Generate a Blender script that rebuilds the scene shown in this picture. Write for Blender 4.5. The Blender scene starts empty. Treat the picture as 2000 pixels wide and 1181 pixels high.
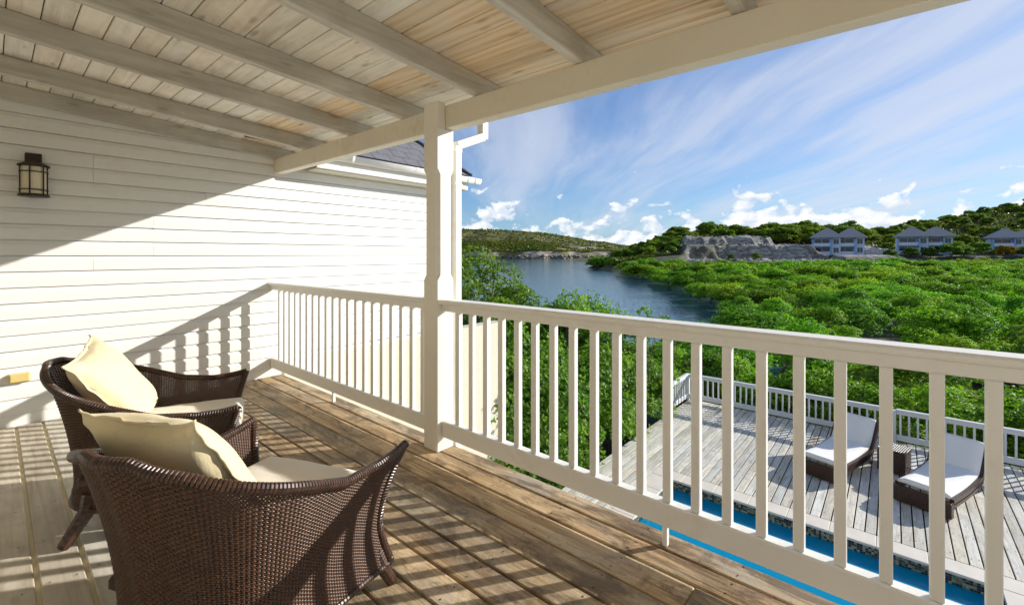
import bpy, bmesh, math, random
import numpy as np
from mathutils import Vector, Matrix, noise as mn

R = random.Random(7)
NR = np.random.RandomState(11)
SC = bpy.context.scene
COL = SC.collection
rad = math.radians

# ------------------------------------------------------------------ camera
# world: +X leaves the balcony over the railing, +Y runs along the railing
# towards the clapboard wall, balcony floor at z = 0
FWD = Vector((0.7596, 0.6504, 0.0))
RGT = Vector((0.6504, -0.7596, 0.0))
cam_d = bpy.data.cameras.new('camera')
cam = bpy.data.objects.new('camera', cam_d)
COL.objects.link(cam)
cam.location = (0, 0, 1.3)
cam.rotation_euler = (rad(90), 0, -math.atan2(0.7596, 0.6504))
cam_d.sensor_width = 36
cam_d.lens = 15.66
cam_d.shift_y = -0.0468
cam_d.clip_start = 0.05
cam_d.clip_end = 12000
SC.camera = cam

# ------------------------------------------------------------------ sun, sky
SUN = Vector((0.769, -0.527, 0.361)).normalized()
sd = bpy.data.lights.new('sun', 'SUN')
sd.energy = 4.0
sd.angle = rad(0.55)
sd.color = (1.0, 0.965, 0.90)
so = bpy.data.objects.new('sun', sd)
COL.objects.link(so)
so.rotation_euler = SUN.to_track_quat('Z', 'Y').to_euler()
so.location = (20, -14, 12)

SC.view_settings.view_transform = 'Standard'
SC.view_settings.look = 'None'
SC.view_settings.gamma = 1
SC.view_settings.use_curve_mapping = False
SC.view_settings.exposure = 0.62
SC.render.engine = 'CYCLES'
SC.cycles.use_denoising = True
SC.cycles.max_bounces = 10
SC.cycles.diffuse_bounces = 8
SC.cycles.transparent_max_bounces = 12
SC.cycles.sample_clamp_indirect = 10


class NT:
    """small helper to write node trees"""
    def __init__(s, tree):
        s.t = tree
        s.t.nodes.clear()

    def n(s, kind, **kw):
        nd = s.t.nodes.new(kind)
        for k, v in kw.items():
            if k.startswith('i_'):
                key = k[2:]
                key = int(key) if key.isdigit() else key.replace('_', ' ')
                if hasattr(v, 'links') and hasattr(v, 'is_output'):
                    s.t.links.new(v, nd.inputs[key])
                else:
                    nd.inputs[key].default_value = v
            else:
                setattr(nd, k, v)
        return nd

    def l(s, a, b):
        s.t.links.new(a, b)

    def math(s, op, a, b=0.0, c=None, clamp=False):
        nd = s.t.nodes.new('ShaderNodeMath')
        nd.operation = op
        nd.use_clamp = clamp
        for i, v in enumerate((a, b) if c is None else (a, b, c)):
            if hasattr(v, 'is_output'):
                s.t.links.new(v, nd.inputs[i])
            else:
                nd.inputs[i].default_value = v
        return nd.outputs[0]

    def vmath(s, op, a, b=(0, 0, 0), out=0):
        nd = s.t.nodes.new('ShaderNodeVectorMath')
        nd.operation = op
        for i, v in enumerate((a, b)):
            if hasattr(v, 'is_output'):
                s.t.links.new(v, nd.inputs[i])
            else:
                nd.inputs[i].default_value = v
        return nd.outputs[out]

    def mix(s, f, a, b, blend='MIX'):
        nd = s.t.nodes.new('ShaderNodeMix')
        nd.data_type = 'RGBA'
        nd.blend_type = blend
        for key, v in ((0, f), (6, a), (7, b)):
            if hasattr(v, 'is_output'):
                s.t.links.new(v, nd.inputs[key])
            else:
                nd.inputs[key].default_value = v if key == 0 else (v[0], v[1], v[2], 1)
        return nd.outputs[2]

    def ramp(s, f, stops, interp='LINEAR'):
        nd = s.t.nodes.new('ShaderNodeValToRGB')
        cr = nd.color_ramp
        cr.interpolation = interp
        while len(cr.elements) < len(stops):
            cr.elements.new(0.5)
        for e, (p, c) in zip(cr.elements, stops):
            e.position = p
            if not hasattr(c, '__len__'):
                c = (c, c, c)
            e.color = (c[0], c[1], c[2], 1)
        s.t.links.new(f, nd.inputs[0])
        return nd.outputs[0]

    def noise(s, vec, scale, detail=3, rough=0.55, dist=0.0):
        nd = s.n('ShaderNodeTexNoise', i_Scale=scale, i_Detail=detail, i_Roughness=rough, i_Distortion=dist)
        if vec is not None:
            s.t.links.new(vec, nd.inputs['Vector'])
        return nd.outputs['Fac']

    def mapping(s, vec, scale=(1, 1, 1), loc=(0, 0, 0), rot=(0, 0, 0)):
        nd = s.n('ShaderNodeMapping', i_Scale=scale, i_Location=loc, i_Rotation=rot)
        s.t.links.new(vec, nd.inputs['Vector'])
        return nd.outputs[0]


# ---- sky: Nishita plus procedural clouds (high streaks, puffs low over the hills)
W = bpy.data.worlds.new('World')
SC.world = W
W.use_nodes = True
w = NT(W.node_tree)
sky = w.n('ShaderNodeTexSky', sky_type='NISHITA', sun_disc=False)
sky.sun_elevation = math.asin(SUN.z)
sky.sun_rotation = math.atan2(SUN.x, SUN.y)
sky.altitude = 0
sky.air_density = 1.0
sky.dust_density = 0.3
sky.ozone_density = 2.2
tc = w.n('ShaderNodeTexCoord')
D = tc.outputs['Generated']
sep = w.n('ShaderNodeSeparateXYZ')
w.l(D, sep.inputs[0])
dx, dy, dz = sep.outputs
az = w.math('ARCTAN2', dx, dy)
el = w.math('ARCSINE', dz)
zc = w.math('ADD', w.math('MAXIMUM', dz, 0.0), 0.13)
comb = w.n('ShaderNodeCombineXYZ')
w.l(w.math('DIVIDE', dx, zc), comb.inputs[0])
w.l(w.math('DIVIDE', dy, zc), comb.inputs[1])
plane = comb.outputs[0]
# high streaks run towards a vanishing point left of the view axis
ANG = math.atan2(0.66, 0.75)
pr = w.mapping(plane, rot=(0, 0, -ANG))
wob = w.n('ShaderNodeTexNoise', i_Scale=0.45, i_Detail=3.0)
w.l(pr, wob.inputs['Vector'])
pr = w.vmath('ADD', pr, w.vmath('MULTIPLY', w.vmath('SUBTRACT', wob.outputs['Color'], (0.5, 0.5, 0.5)), (0.9, 0.7, 0)))
s1 = w.noise(w.mapping(pr, scale=(0.22, 1.1, 1), loc=(0.3, 0.9, 0)), 1.0, 7, 0.58, 0.2)
s2 = w.noise(w.mapping(pr, scale=(0.30, 0.55, 1), loc=(5.1, 4.7, 0)), 0.8, 4, 0.5, 0.2)
s3 = w.noise(w.mapping(pr, scale=(0.5, 3.4, 1), loc=(7.3, 1.7, 0)), 1.5, 6, 0.62, 0.3)
st = w.math('ADD', w.math('MULTIPLY', s1, 0.5), w.math('ADD', w.math('MULTIPLY', s2, 0.42), w.math('MULTIPLY', s3, 0.13)))
streak = w.ramp(st, [(0.455, 0.0), (0.515, 0.28), (0.57, 0.72), (0.66, 1.0)])
sunv = w.n('ShaderNodeVectorMath', operation='DOT_PRODUCT')
w.l(D, sunv.inputs[0])
sunv.inputs[1].default_value = SUN
glow = w.math('POWER', w.math('MAXIMUM', sunv.outputs['Value'], 0.0), 2.5)
# cumulus puffs low over the horizon, in azimuth and elevation
cc = w.n('ShaderNodeCombineXYZ')
w.l(w.math('MULTIPLY', az, 9.0), cc.inputs[0])
w.l(w.math('MULTIPLY', el, 12.0), cc.inputs[1])
cv = cc.outputs[0]
c1 = w.noise(w.mapping(cv, loc=(2.4, 3.3, 0)), 2.1, 8, 0.52, 0.1)
c1b = w.noise(w.mapping(cv, loc=(2.33, 3.39, 0)), 2.1, 8, 0.52, 0.1)
big = w.noise(w.mapping(cv, scale=(1, 0.25, 1), loc=(0.6, 8, 0)), 0.7, 2, 0.5)
lim = w.math('MULTIPLY', w.math('SUBTRACT', el, 0.035), 2.4)
dens = w.math('SUBTRACT', w.math('ADD', c1, w.math('MULTIPLY', big, 0.55)), w.math('ADD', w.math('MAXIMUM', lim, -0.02), 0.665))
# a few detached puffs higher up
p1 = w.noise(w.mapping(cv, scale=(1.0, 1.6, 1), loc=(9.4, 1.3, 0)), 1.05, 7, 0.52, 0.1)
band = w.math('MULTIPLY', w.math('ABSOLUTE', w.math('SUBTRACT', el, 0.105)), 4.0)
dens2 = w.math('SUBTRACT', p1, w.math('ADD', band, 0.60))
dens = w.math('MAXIMUM', dens, dens2)
dens = w.math('SUBTRACT', dens, w.math('MULTIPLY', w.math('LESS_THAN', el, -0.012), 9.0))
cum = w.ramp(dens, [(0.0, 0.0), (0.05, 0.8), (0.13, 1.0)])
shade = w.math('ADD', w.math('MULTIPLY', w.math('SUBTRACT', c1, c1b), 4.5), 0.60, clamp=True)
skyc = w.mix(1.0, sky.outputs[0], (0.58, 0.90, 1.28), 'MULTIPLY')
# thin milky layer towards the horizon keeps it pale blue
hz = w.math('POWER', w.math('SUBTRACT', 1.0, w.math('MAXIMUM', dz, 0.0), clamp=True), 9.0)
skyc = w.mix(w.math('MULTIPLY', hz, 0.65), skyc, (4.0, 5.5, 7.3))
veil = w.math('ADD', w.math('MULTIPLY', streak, 0.66), w.math('MULTIPLY', glow, 0.30), clamp=True)
skyc = w.mix(veil, skyc, (6.9, 7.3, 8.3))
skyc = w.mix(cum, skyc, w.mix(shade, (5.6, 6.7, 8.3), (9.8, 9.9, 9.9)))
bg = w.n('ShaderNodeBackground', i_Strength=0.070)
w.l(skyc, bg.inputs[0])
wo = w.n('ShaderNodeOutputWorld')
w.l(bg.outputs[0], wo.inputs[0])

# ------------------------------------------------------------------ materials
MATS = {}


def new_mat(name):
    m = bpy.data.materials.new(name)
    m.use_nodes = True
    t = NT(m.node_tree)
    bs = t.n('ShaderNodeBsdfPrincipled')
    out = t.n('ShaderNodeOutputMaterial')
    t.l(bs.outputs[0], out.inputs[0])
    MATS[name] = m
    return m, t, bs, out


def obj_vec(t):
    """object coordinates shifted by a random amount for each object"""
    c = t.n('ShaderNodeTexCoord').outputs['Object']
    r = t.n('ShaderNodeObjectInfo').outputs['Random']
    k = t.n('ShaderNodeCombineXYZ')
    t.l(t.math('MULTIPLY', r, 37.0), k.inputs[0])
    t.l(t.math('MULTIPLY', r, 91.0), k.inputs[1])
    t.l(t.math('MULTIPLY', r, 53.0), k.inputs[2])
    return t.vmath('ADD', c, k.outputs[0]), r


def bump(t, bs, h, strength=0.3, dist=0.01):
    b = t.n('ShaderNodeBump', i_Strength=strength, i_Distance=dist)
    t.l(h, b.inputs['Height'])
    t.l(b.outputs[0], bs.inputs['Normal'])


def wood(name, along, cols, rough=0.7, stain=None, stain_amt=0.5, tint=True, gs=1.0, bstr=0.35, knots=0.0, ring=0.0, stain_lo=0.45, stain_hi=0.68):
    m, t, bs, _ = new_mat(name)
    v, r = obj_vec(t)
    sc = [34 * gs, 34 * gs, 34 * gs]
    sc['xyz'.index(along)] = 1.6 * gs
    g = t.noise(t.mapping(v, scale=sc), 1.0, 5, 0.62, 0.6)
    sc2 = [9 * gs] * 3
    sc2['xyz'.index(along)] = 0.9 * gs
    g2 = t.noise(t.mapping(v, scale=sc2), 1.0, 3, 0.5, 1.2)
    f = t.math('ADD', t.math('MULTIPLY', g, 0.62), t.math('MULTIPLY', g2, 0.38))
    if ring:
        wv = t.n('ShaderNodeTexWave', wave_type='RINGS', rings_direction='XYZ'.replace('XYZ', 'SPHERICAL'), i_Scale=1.0, i_Distortion=5.0, i_Detail=2.0, i_Detail_Scale=1.2)
        sc3 = [9.0] * 3
        sc3['xyz'.index(along)] = 1.1
        t.l(t.mapping(v, scale=sc3), wv.inputs[0])
        f = t.math('ADD', t.math('MULTIPLY', f, 1 - ring), t.math('MULTIPLY', wv.outputs['Fac'], ring))
    c = t.ramp(f, [(0.30, cols[0]), (0.5, cols[1]), (0.70, cols[2])])
    if stain:
        sn = t.noise(t.mapping(v, scale=[2.2 if a == along else 5.0 for a in 'xyz']), 1.0, 6, 0.68, 0.5)
        c = t.mix(t.math('MULTIPLY', t.ramp(sn, [(stain_lo, 0.0), (stain_hi, 1.0)]), stain_amt), c, stain)
    if knots:
        vo = t.n('ShaderNodeTexVoronoi', i_Scale=1.0, i_Randomness=1.0)
        t.l(t.mapping(v, scale=[2.6 if a == along else 9 for a in 'xyz']), vo.inputs['Vector'])
        kn = t.ramp(vo.outputs['Distance'], [(0.07, 1.0), (0.16, 0.0)])
        c = t.mix(t.math('MULTIPLY', kn, knots), c, (cols[0][0] * 0.45, cols[0][1] * 0.4, cols[0][2] * 0.35))
    if tint:
        c = t.mix(1.0, c, t.n('ShaderNodeObjectInfo').outputs['Color'], 'MULTIPLY')
    t.l(c, bs.inputs['Base Color'])
    rr = t.ramp(f, [(0.3, min(1, rough + 0.12)), (0.7, rough - 0.08)])
    t.l(rr, bs.inputs['Roughness'])
    bump(t, bs, f, bstr, 0.006)
    return m


def paint(name, col, rough=0.5, var=0.08, grain=None, dirt=(0.55, 0.50, 0.40), dirt_amt=0.25, bstr=0.12):
    m, t, bs, _ = new_mat(name)
    v, r = obj_vec(t)
    n1 = t.noise(v, 2.3, 5, 0.6)
    n2 = t.noise(v, 17.0, 4, 0.65)
    c = t.mix(t.ramp(n1, [(0.3, 0.0), (0.7, 1.0)]), [x * (1 - var) for x in col], col)
    dn = t.math('MULTIPLY', t.ramp(t.math('MULTIPLY', n1, t.math('ADD', n2, 0.5)), [(0.54, 0.0), (0.72, 1.0)]), dirt_amt)
    c = t.mix(dn, c, dirt)
    t.l(c, bs.inputs['Base Color'])
    bs.inputs['Roughness'].default_value = rough
    if grain:
        sc = [60, 60, 60]
        sc['xyz'.index(grain)] = 2.5
        gg = t.noise(t.mapping(v, scale=sc), 1.0, 4, 0.6)
        h = t.math('ADD', t.math('MULTIPLY', gg, 0.6), t.math('MULTIPLY', n2, 0.4))
    else:
        h = n2
    bump(t, bs, h, bstr, 0.004)
    return m


def flat(name, col, rough=0.6, metal=0.0, var=0.15, scale=9.0, bstr=0.1):
    m, t, bs, _ = new_mat(name)
    v, r = obj_vec(t)
    n = t.noise(v, scale, 4, 0.6)
    c = t.mix(n, [x * (1 - var) for x in col], [min(1, x * (1 + var)) for x in col])
    t.l(c, bs.inputs['Base Color'])
    bs.inputs['Roughness'].default_value = rough
    bs.inputs['Metallic'].default_value = metal
    bump(t, bs, n, bstr, 0.004)
    return m


WHITE = (0.80, 0.77, 0.69)
paint('siding_paint', (0.84, 0.825, 0.77), 0.45, 0.05, 'x', dirt_amt=0.16)
paint('rail_paint_y', (0.88, 0.865, 0.81), 0.42, 0.06, 'y', dirt_amt=0.22)
paint('rail_paint_z', (0.88, 0.865, 0.81), 0.42, 0.06, 'z', dirt_amt=0.18)
paint('beam_paint', (0.79, 0.74, 0.61), 0.55, 0.10, 'y', dirt=(0.50, 0.43, 0.30), dirt_amt=0.35, bstr=0.25)
paint('post_paint', (0.85, 0.81, 0.71), 0.5, 0.07, 'z', dirt=(0.55, 0.48, 0.36), dirt_amt=0.22, bstr=0.2)
paint('gutter_plastic', (0.82, 0.80, 0.74), 0.3, 0.04, None, dirt=(0.62, 0.56, 0.40), dirt_amt=0.35, bstr=0.03)
paint('render_cream', (0.72, 0.66, 0.50), 0.8, 0.08, None, dirt=(0.55, 0.50, 0.38), dirt_amt=0.3, bstr=0.25)
paint('deck_rail_paint', (0.74, 0.74, 0.74), 0.5, 0.06, None, dirt_amt=0.2)
wood('ceiling_wood', 'y', ((0.64, 0.585, 0.495), (0.83, 0.785, 0.69), (0.88, 0.85, 0.77)), 0.75, stain=(0.44, 0.36, 0.27), stain_amt=0.45, knots=0.5, gs=0.9)
wood('bare_wood', 'y', ((0.62, 0.45, 0.28), (0.77, 0.60, 0.40), (0.83, 0.70, 0.52)), 0.7, stain=(0.70, 0.63, 0.52), stain_amt=0.7, knots=0.5, ring=0.22, gs=0.8)
wood('rafter_wood', 'x', ((0.42, 0.395, 0.335), (0.58, 0.55, 0.48), (0.70, 0.67, 0.60)), 0.75, stain=(0.34, 0.31, 0.25), stain_amt=0.5, knots=0.5, tint=True)
def weathered(name, along, dark, mid, light, grey, rough, wear):
    """old deck timber: grain, brown stains, greyed patches, fine specks"""
    m, t, bs, _ = new_mat(name)
    v, r = obj_vec(t)
    k = lambda a, b: [a if ax == along else b for ax in 'xyz']
    g = t.noise(t.mapping(v, scale=k(2.2, 46)), 1.0, 6, 0.66, 0.7)
    g2 = t.noise(t.mapping(v, scale=k(0.8, 8)), 1.0, 3, 0.55, 1.4)
    f = t.math('ADD', t.math('MULTIPLY', g, 0.6), t.math('MULTIPLY', g2, 0.4))
    c = t.ramp(f, [(0.33, dark), (0.48, mid), (0.66, light)])
    gp = t.noise(t.mapping(v, scale=k(1.3, 3.5)), 1.0, 5, 0.65, 0.4)
    c = t.mix(t.math('MULTIPLY', t.ramp(gp, [(0.48, 0.0), (0.62, 1.0)]), 0.6), c, grey)
    st_ = t.noise(t.mapping(v, scale=k(2.6, 7.0), loc=(5, 3, 1)), 1.0, 7, 0.72, 0.8)
    c = t.mix(t.math('MULTIPLY', t.ramp(st_, [(0.47, 0.0), (0.60, 1.0)]), wear), c, [x * 0.62 for x in dark])
    sp_ = t.noise(t.mapping(v, scale=k(60, 75)), 1.0, 3, 0.7)
    c = t.mix(t.math('MULTIPLY', t.ramp(sp_, [(0.60, 0.0), (0.70, 1.0)]), 0.55), c, [x * 0.8 for x in dark])
    c = t.mix(t.math('MULTIPLY', t.ramp(sp_, [(0.26, 1.0), (0.34, 0.0)]), 0.35), c, [min(0.9, x * 1.25) for x in light])
    c = t.mix(1.0, c, t.n('ShaderNodeObjectInfo').outputs['Color'], 'MULTIPLY')
    t.l(c, bs.inputs['Base Color'])
    t.l(t.ramp(st_, [(0.4, rough + 0.1), (0.65, rough - 0.12)]), bs.inputs['Roughness'])
    bump(t, bs, t.math('ADD', f, t.math('MULTIPLY', sp_, 0.35)), 0.8, 0.006)


weathered('floor_wood', 'y', (0.15, 0.088, 0.038), (0.47, 0.325, 0.17), (0.74, 0.59, 0.38), (0.46, 0.41, 0.325), 0.68, 0.72)
wood('pale_floor_wood', 'y', ((0.42, 0.36, 0.27), (0.64, 0.58, 0.47), (0.76, 0.71, 0.60)), 0.6, stain=(0.26, 0.215, 0.15), stain_amt=0.5, knots=0.3, gs=0.8, bstr=0.4)
weathered('pool_deck_wood', 'x', (0.36, 0.30, 0.19), (0.69, 0.65, 0.55), (0.84, 0.805, 0.71), (0.62, 0.61, 0.57), 0.8, 0.30)
wood('joist_wood', 'x', ((0.28, 0.22, 0.14), (0.40, 0.33, 0.22), (0.50, 0.43, 0.3)), 0.8, tint=False)
flat('iron_bronze', (0.045, 0.028, 0.02), 0.45, 0.5, 0.3, 30, 0.2)
m, t, bs, _ = new_mat('lamp_glass')
bs.inputs['Base Color'].default_value = (0.78, 0.70, 0.50, 1)
bs.inputs['Roughness'].default_value = 0.35
bs.inputs['Subsurface Weight'].default_value = 0.25
bs.inputs['Subsurface Radius'].default_value = (0.02, 0.015, 0.01)
flat('socket_plastic', (0.66, 0.52, 0.20), 0.4, 0, 0.06)
flat('pebble_grey', (0.42, 0.40, 0.37), 0.9, 0, 0.25, 6, 0.5)
flat('coping_stone', (0.74, 0.67, 0.57), 0.75, 0, 0.14, 5, 0.35)
flat('patio_stone', (0.62, 0.55, 0.43), 0.8, 0, 0.12, 2, 0.3)
flat('joint_cream', (0.86, 0.78, 0.55), 0.7, 0, 0.15, 8)
flat('pool_plaster', (0.10, 0.50, 0.66), 0.5, 0, 0.05)
flat('slate', (0.17, 0.165, 0.175), 0.75, 0, 0.35, 12, 0.5)
flat('moss_edge', (0.075, 0.055, 0.02), 0.95, 0, 0.5, 40, 0.8)
flat('bark', (0.16, 0.12, 0.085), 0.9, 0, 0.35, 14, 0.6)
flat('dark_gap', (0.03, 0.03, 0.03), 0.9)

# wicker: brown plastic strip, a little shiny
m, t, bs, _ = new_mat('wicker')
v, r = obj_vec(t)
n = t.noise(t.mapping(v, scale=(40, 40, 40)), 1.0, 3, 0.6)
c = t.mix(t.ramp(n, [(0.3, 0.0), (0.7, 1.0)]), (0.024, 0.0105, 0.006), (0.082, 0.037, 0.020))
t.l(c, bs.inputs['Base Color'])
bs.inputs['Roughness'].default_value = 0.35
bs.inputs['Specular IOR Level'].default_value = 0.6
flat('wicker_stake', (0.13, 0.055, 0.022), 0.45, 0, 0.3, 30, 0.1)


def fabric(name, col, var=0.05):
    m, t, bs, _ = new_mat(name)
    v, r = obj_vec(t)
    n = t.noise(v, 6.0, 4, 0.6)
    wv = t.noise(t.mapping(v, scale=(420, 420, 420)), 1.0, 2, 0.5)
    c = t.mix(n, [x * (1 - var) for x in col], col)
    t.l(c, bs.inputs['Base Color'])
    bs.inputs['Roughness'].default_value = 0.9
    bs.inputs['Sheen Weight'].default_value = 0.25
    bs.inputs['Sheen Roughness'].default_value = 0.4
    crease = t.noise(t.mapping(v, scale=(9, 5, 9)), 1.0, 4, 0.55, 1.0)
    bump(t, bs, t.math('ADD', t.math('MULTIPLY', crease, 0.9), t.math('MULTIPLY', wv, 0.1)), 0.45, 0.012)
    return m


fabric('cushion_yellow', (0.82, 0.69, 0.415))
fabric('cushion_cream', (0.82, 0.745, 0.60))
fabric('lounger_canvas', (0.88, 0.85, 0.79))


def leaf_mat(name, dark, light, trans=0.35, var=0.25, rough=0.42):
    m = bpy.data.materials.new(name)
    m.use_nodes = True
    MATS[name] = m
    t = NT(m.node_tree)
    at = t.n('ShaderNodeAttribute', attribute_name='tint')
    r = t.n('ShaderNodeObjectInfo').outputs['Random']
    f = t.math('ADD', at.outputs['Fac'], t.math('MULTIPLY', t.math('SUBTRACT', r, 0.5), var), clamp=True)
    c = t.mix(f, dark, light)
    c = t.mix(1.0, c, t.n('ShaderNodeObjectInfo').outputs['Color'], 'MULTIPLY')
    bs = t.n('ShaderNodeBsdfPrincipled', i_Roughness=rough)
    bs.inputs['Specular IOR Level'].default_value = 0.35
    t.l(c, bs.inputs['Base Color'])
    tr = t.n('ShaderNodeBsdfTranslucent')
    tc_ = t.mix(1.0, c, (1.15, 1.45, 0.45), 'MULTIPLY')
    t.l(tc_, tr.inputs[0])
    mx = t.n('ShaderNodeMixShader', i_0=trans)
    t.l(bs.outputs[0], mx.inputs[1])
    t.l(tr.outputs[0], mx.inputs[2])
    out = t.n('ShaderNodeOutputMaterial')
    t.l(mx.outputs[0], out.inputs[0])
    return m


leaf_mat('mangrove_leaf', (0.070, 0.190, 0.010), (0.33, 0.50, 0.036), 0.45, rough=0.55)
leaf_mat('hedge_leaf', (0.070, 0.185, 0.015), (0.31, 0.46, 0.06), 0.42, rough=0.5)
leaf_mat('tree_leaf', (0.075, 0.17, 0.016), (0.26, 0.37, 0.05), 0.42, rough=0.5)
leaf_mat('ridge_leaf', (0.085, 0.145, 0.016), (0.25, 0.30, 0.045), 0.40, rough=0.6)
leaf_mat('scrub_leaf', (0.065, 0.10, 0.018), (0.23, 0.215, 0.05), 0.3)

# water of the lagoon
m, t, bs, _ = new_mat('lagoon_water')
g = t.n('ShaderNodeTexCoord').outputs['Object']
wr = (0, 0, rad(-28))
a = t.noise(t.mapping(t.mapping(g, rot=wr), scale=(0.45, 2.2, 1)), 1.0, 5, 0.66, 0.3)
b = t.noise(t.mapping(t.mapping(g, rot=wr), scale=(0.05, 0.22, 1)), 1.0, 4, 0.6, 0.4)
bs.inputs['Base Color'].default_value = (0.045, 0.135, 0.20, 1)
bs.inputs['Roughness'].default_value = 0.08
bs.inputs['IOR'].default_value = 1.33
bp = t.n('ShaderNodeBump', i_Strength=0.42, i_Distance=0.25)
t.l(t.math('ADD', t.math('MULTIPLY', a, 0.6), t.math('MULTIPLY', b, 0.5)), bp.inputs['Height'])
t.l(bp.outputs[0], bs.inputs['Normal'])

# pool water: clear and blue over the painted basin
m = bpy.data.materials.new('pool_water')
m.use_nodes = True
MATS['pool_water'] = m
t = NT(m.node_tree)
g = t.n('ShaderNodeTexCoord').outputs['Object']
a = t.noise(g, 2.2, 3, 0.5, 0.4)
bp = t.n('ShaderNodeBump', i_Strength=0.5, i_Distance=0.05)
t.l(a, bp.inputs['Height'])
gl = t.n('ShaderNodeBsdfGlossy', i_Roughness=0.03)
t.l(bp.outputs[0], gl.inputs['Normal'])
tr = t.n('ShaderNodeBsdfTransparent')
tr.inputs[0].default_value = (0.12, 0.72, 0.95, 1)
df = t.n('ShaderNodeBsdfDiffuse')
df.inputs[0].default_value = (0.0, 0.32, 0.55, 1)
m1 = t.n('ShaderNodeMixShader', i_0=0.8)
t.l(tr.outputs[0], m1.inputs[1])
t.l(df.outputs[0], m1.inputs[2])
fr = t.n('ShaderNodeFresnel', i_IOR=1.33)
m2 = t.n('ShaderNodeMixShader')
t.l(t.math('MULTIPLY', fr.outputs[0], 1.0), m2.inputs[0])
t.l(m1.outputs[0], m2.inputs[1])
t.l(gl.outputs[0], m2.inputs[2])
o_ = t.n('ShaderNodeOutputMaterial')
t.l(m2.outputs[0], o_.inputs[0])

# attribute-coloured tiles
m, t, bs, _ = new_mat('mosaic')
at = t.n('ShaderNodeAttribute', attribute_name='tint')
c = t.ramp(at.outputs['Fac'], [(0.0, (0.012, 0.02, 0.03)), (0.3, (0.03, 0.05, 0.045)), (0.45, (0.17, 0.20, 0.13)), (0.7, (0.30, 0.31, 0.20)), (1.0, (0.09, 0.13, 0.11))], 'CONSTANT')
t.l(c, bs.inputs['Base Color'])
bs.inputs['Roughness'].default_value = 0.15

# rock and soil
def terrain_mat(name, soil, soil2, rock, rock2, scale=0.35, rscale=0.25):
    m, t, bs, _ = new_mat(name)
    g = t.n('ShaderNodeTexCoord').outputs['Object']
    n1 = t.noise(g, scale, 6, 0.65, 0.3)
    n2 = t.noise(t.mapping(g, scale=(1, 1, 2.6)), rscale, 8, 0.7, 0.8)
    at = t.n('ShaderNodeAttribute', attribute_name='tint')
    c = t.mix(t.ramp(n1, [(0.35, 0.0), (0.65, 1.0)]), soil, soil2)
    rc = t.ramp(n2, [(0.34, [x * 0.45 for x in rock2]), (0.46, rock2), (0.62, rock)])
    c = t.mix(at.outputs['Fac'], c, rc)
    t.l(c, bs.inputs['Base Color'])
    bs.inputs['Roughness'].default_value = 0.95
    bump(t, bs, n2, 0.8, 0.6)
    return m


terrain_mat('earth', (0.085, 0.085, 0.035), (0.05, 0.06, 0.022), (0.5, 0.47, 0.42), (0.36, 0.33, 0.29))
terrain_mat('quarry', (0.085, 0.085, 0.035), (0.05, 0.06, 0.022), (0.52, 0.49, 0.435), (0.20, 0.185, 0.165), 0.5, 0.5)
terrain_mat('far_hill', (0.10, 0.115, 0.03), (0.17, 0.155, 0.045), (0.46, 0.40, 0.33), (0.20, 0.17, 0.135), 0.03, 0.10)
flat('boulder', (0.44, 0.42, 0.40), 0.95, 0, 0.3, 1.2, 0.6)
flat('shore_rock', (0.27, 0.235, 0.19), 0.95, 0, 0.4, 0.5, 0.6)
flat('villa_blue', (0.26, 0.44, 0.72), 0.8, 0, 0.05, 1.0, 0.05)
flat('villa_white', (0.64, 0.71, 0.82), 0.8, 0, 0.05, 1.0, 0.05)
flat('villa_roof', (0.37, 0.345, 0.335), 0.85, 0, 0.18, 2.5, 0.4)
flat('window_dark', (0.03, 0.04, 0.05), 0.12, 0, 0.1, 1.0, 0.0)
flat('white_car', (0.8, 0.8, 0.8), 0.3)


# ------------------------------------------------------------------ builders
def tag(o, label=None, cat=None, group=None, kind=None):
    if label: o['label'] = label
    if cat: o['category'] = cat
    if group: o['group'] = group
    if kind: o['kind'] = kind
    return o


def thing(name, loc, label, cat, group=None, rz=0.0):
    o = bpy.data.objects.new(name, None)
    o.empty_display_size = 0.1
    COL.objects.link(o)
    o.location = loc
    o.rotation_euler = (0, 0, rz)
    return tag(o, label, cat, group)


def setting(name, loc=(0, 0, 0)):
    o = bpy.data.objects.new(name, None)
    COL.objects.link(o)
    o.location = loc
    return tag(o, kind='structure')


def link(name, mesh, parent=None, loc=(0, 0, 0), rot=(0, 0, 0), col=None):
    o = bpy.data.objects.new(name, mesh)
    COL.objects.link(o)
    if parent is not None:
        o.parent = parent
    o.location = loc
    o.rotation_euler = rot
    if col is not None:
        o.color = (col[0], col[1], col[2], 1)
    return o


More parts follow.
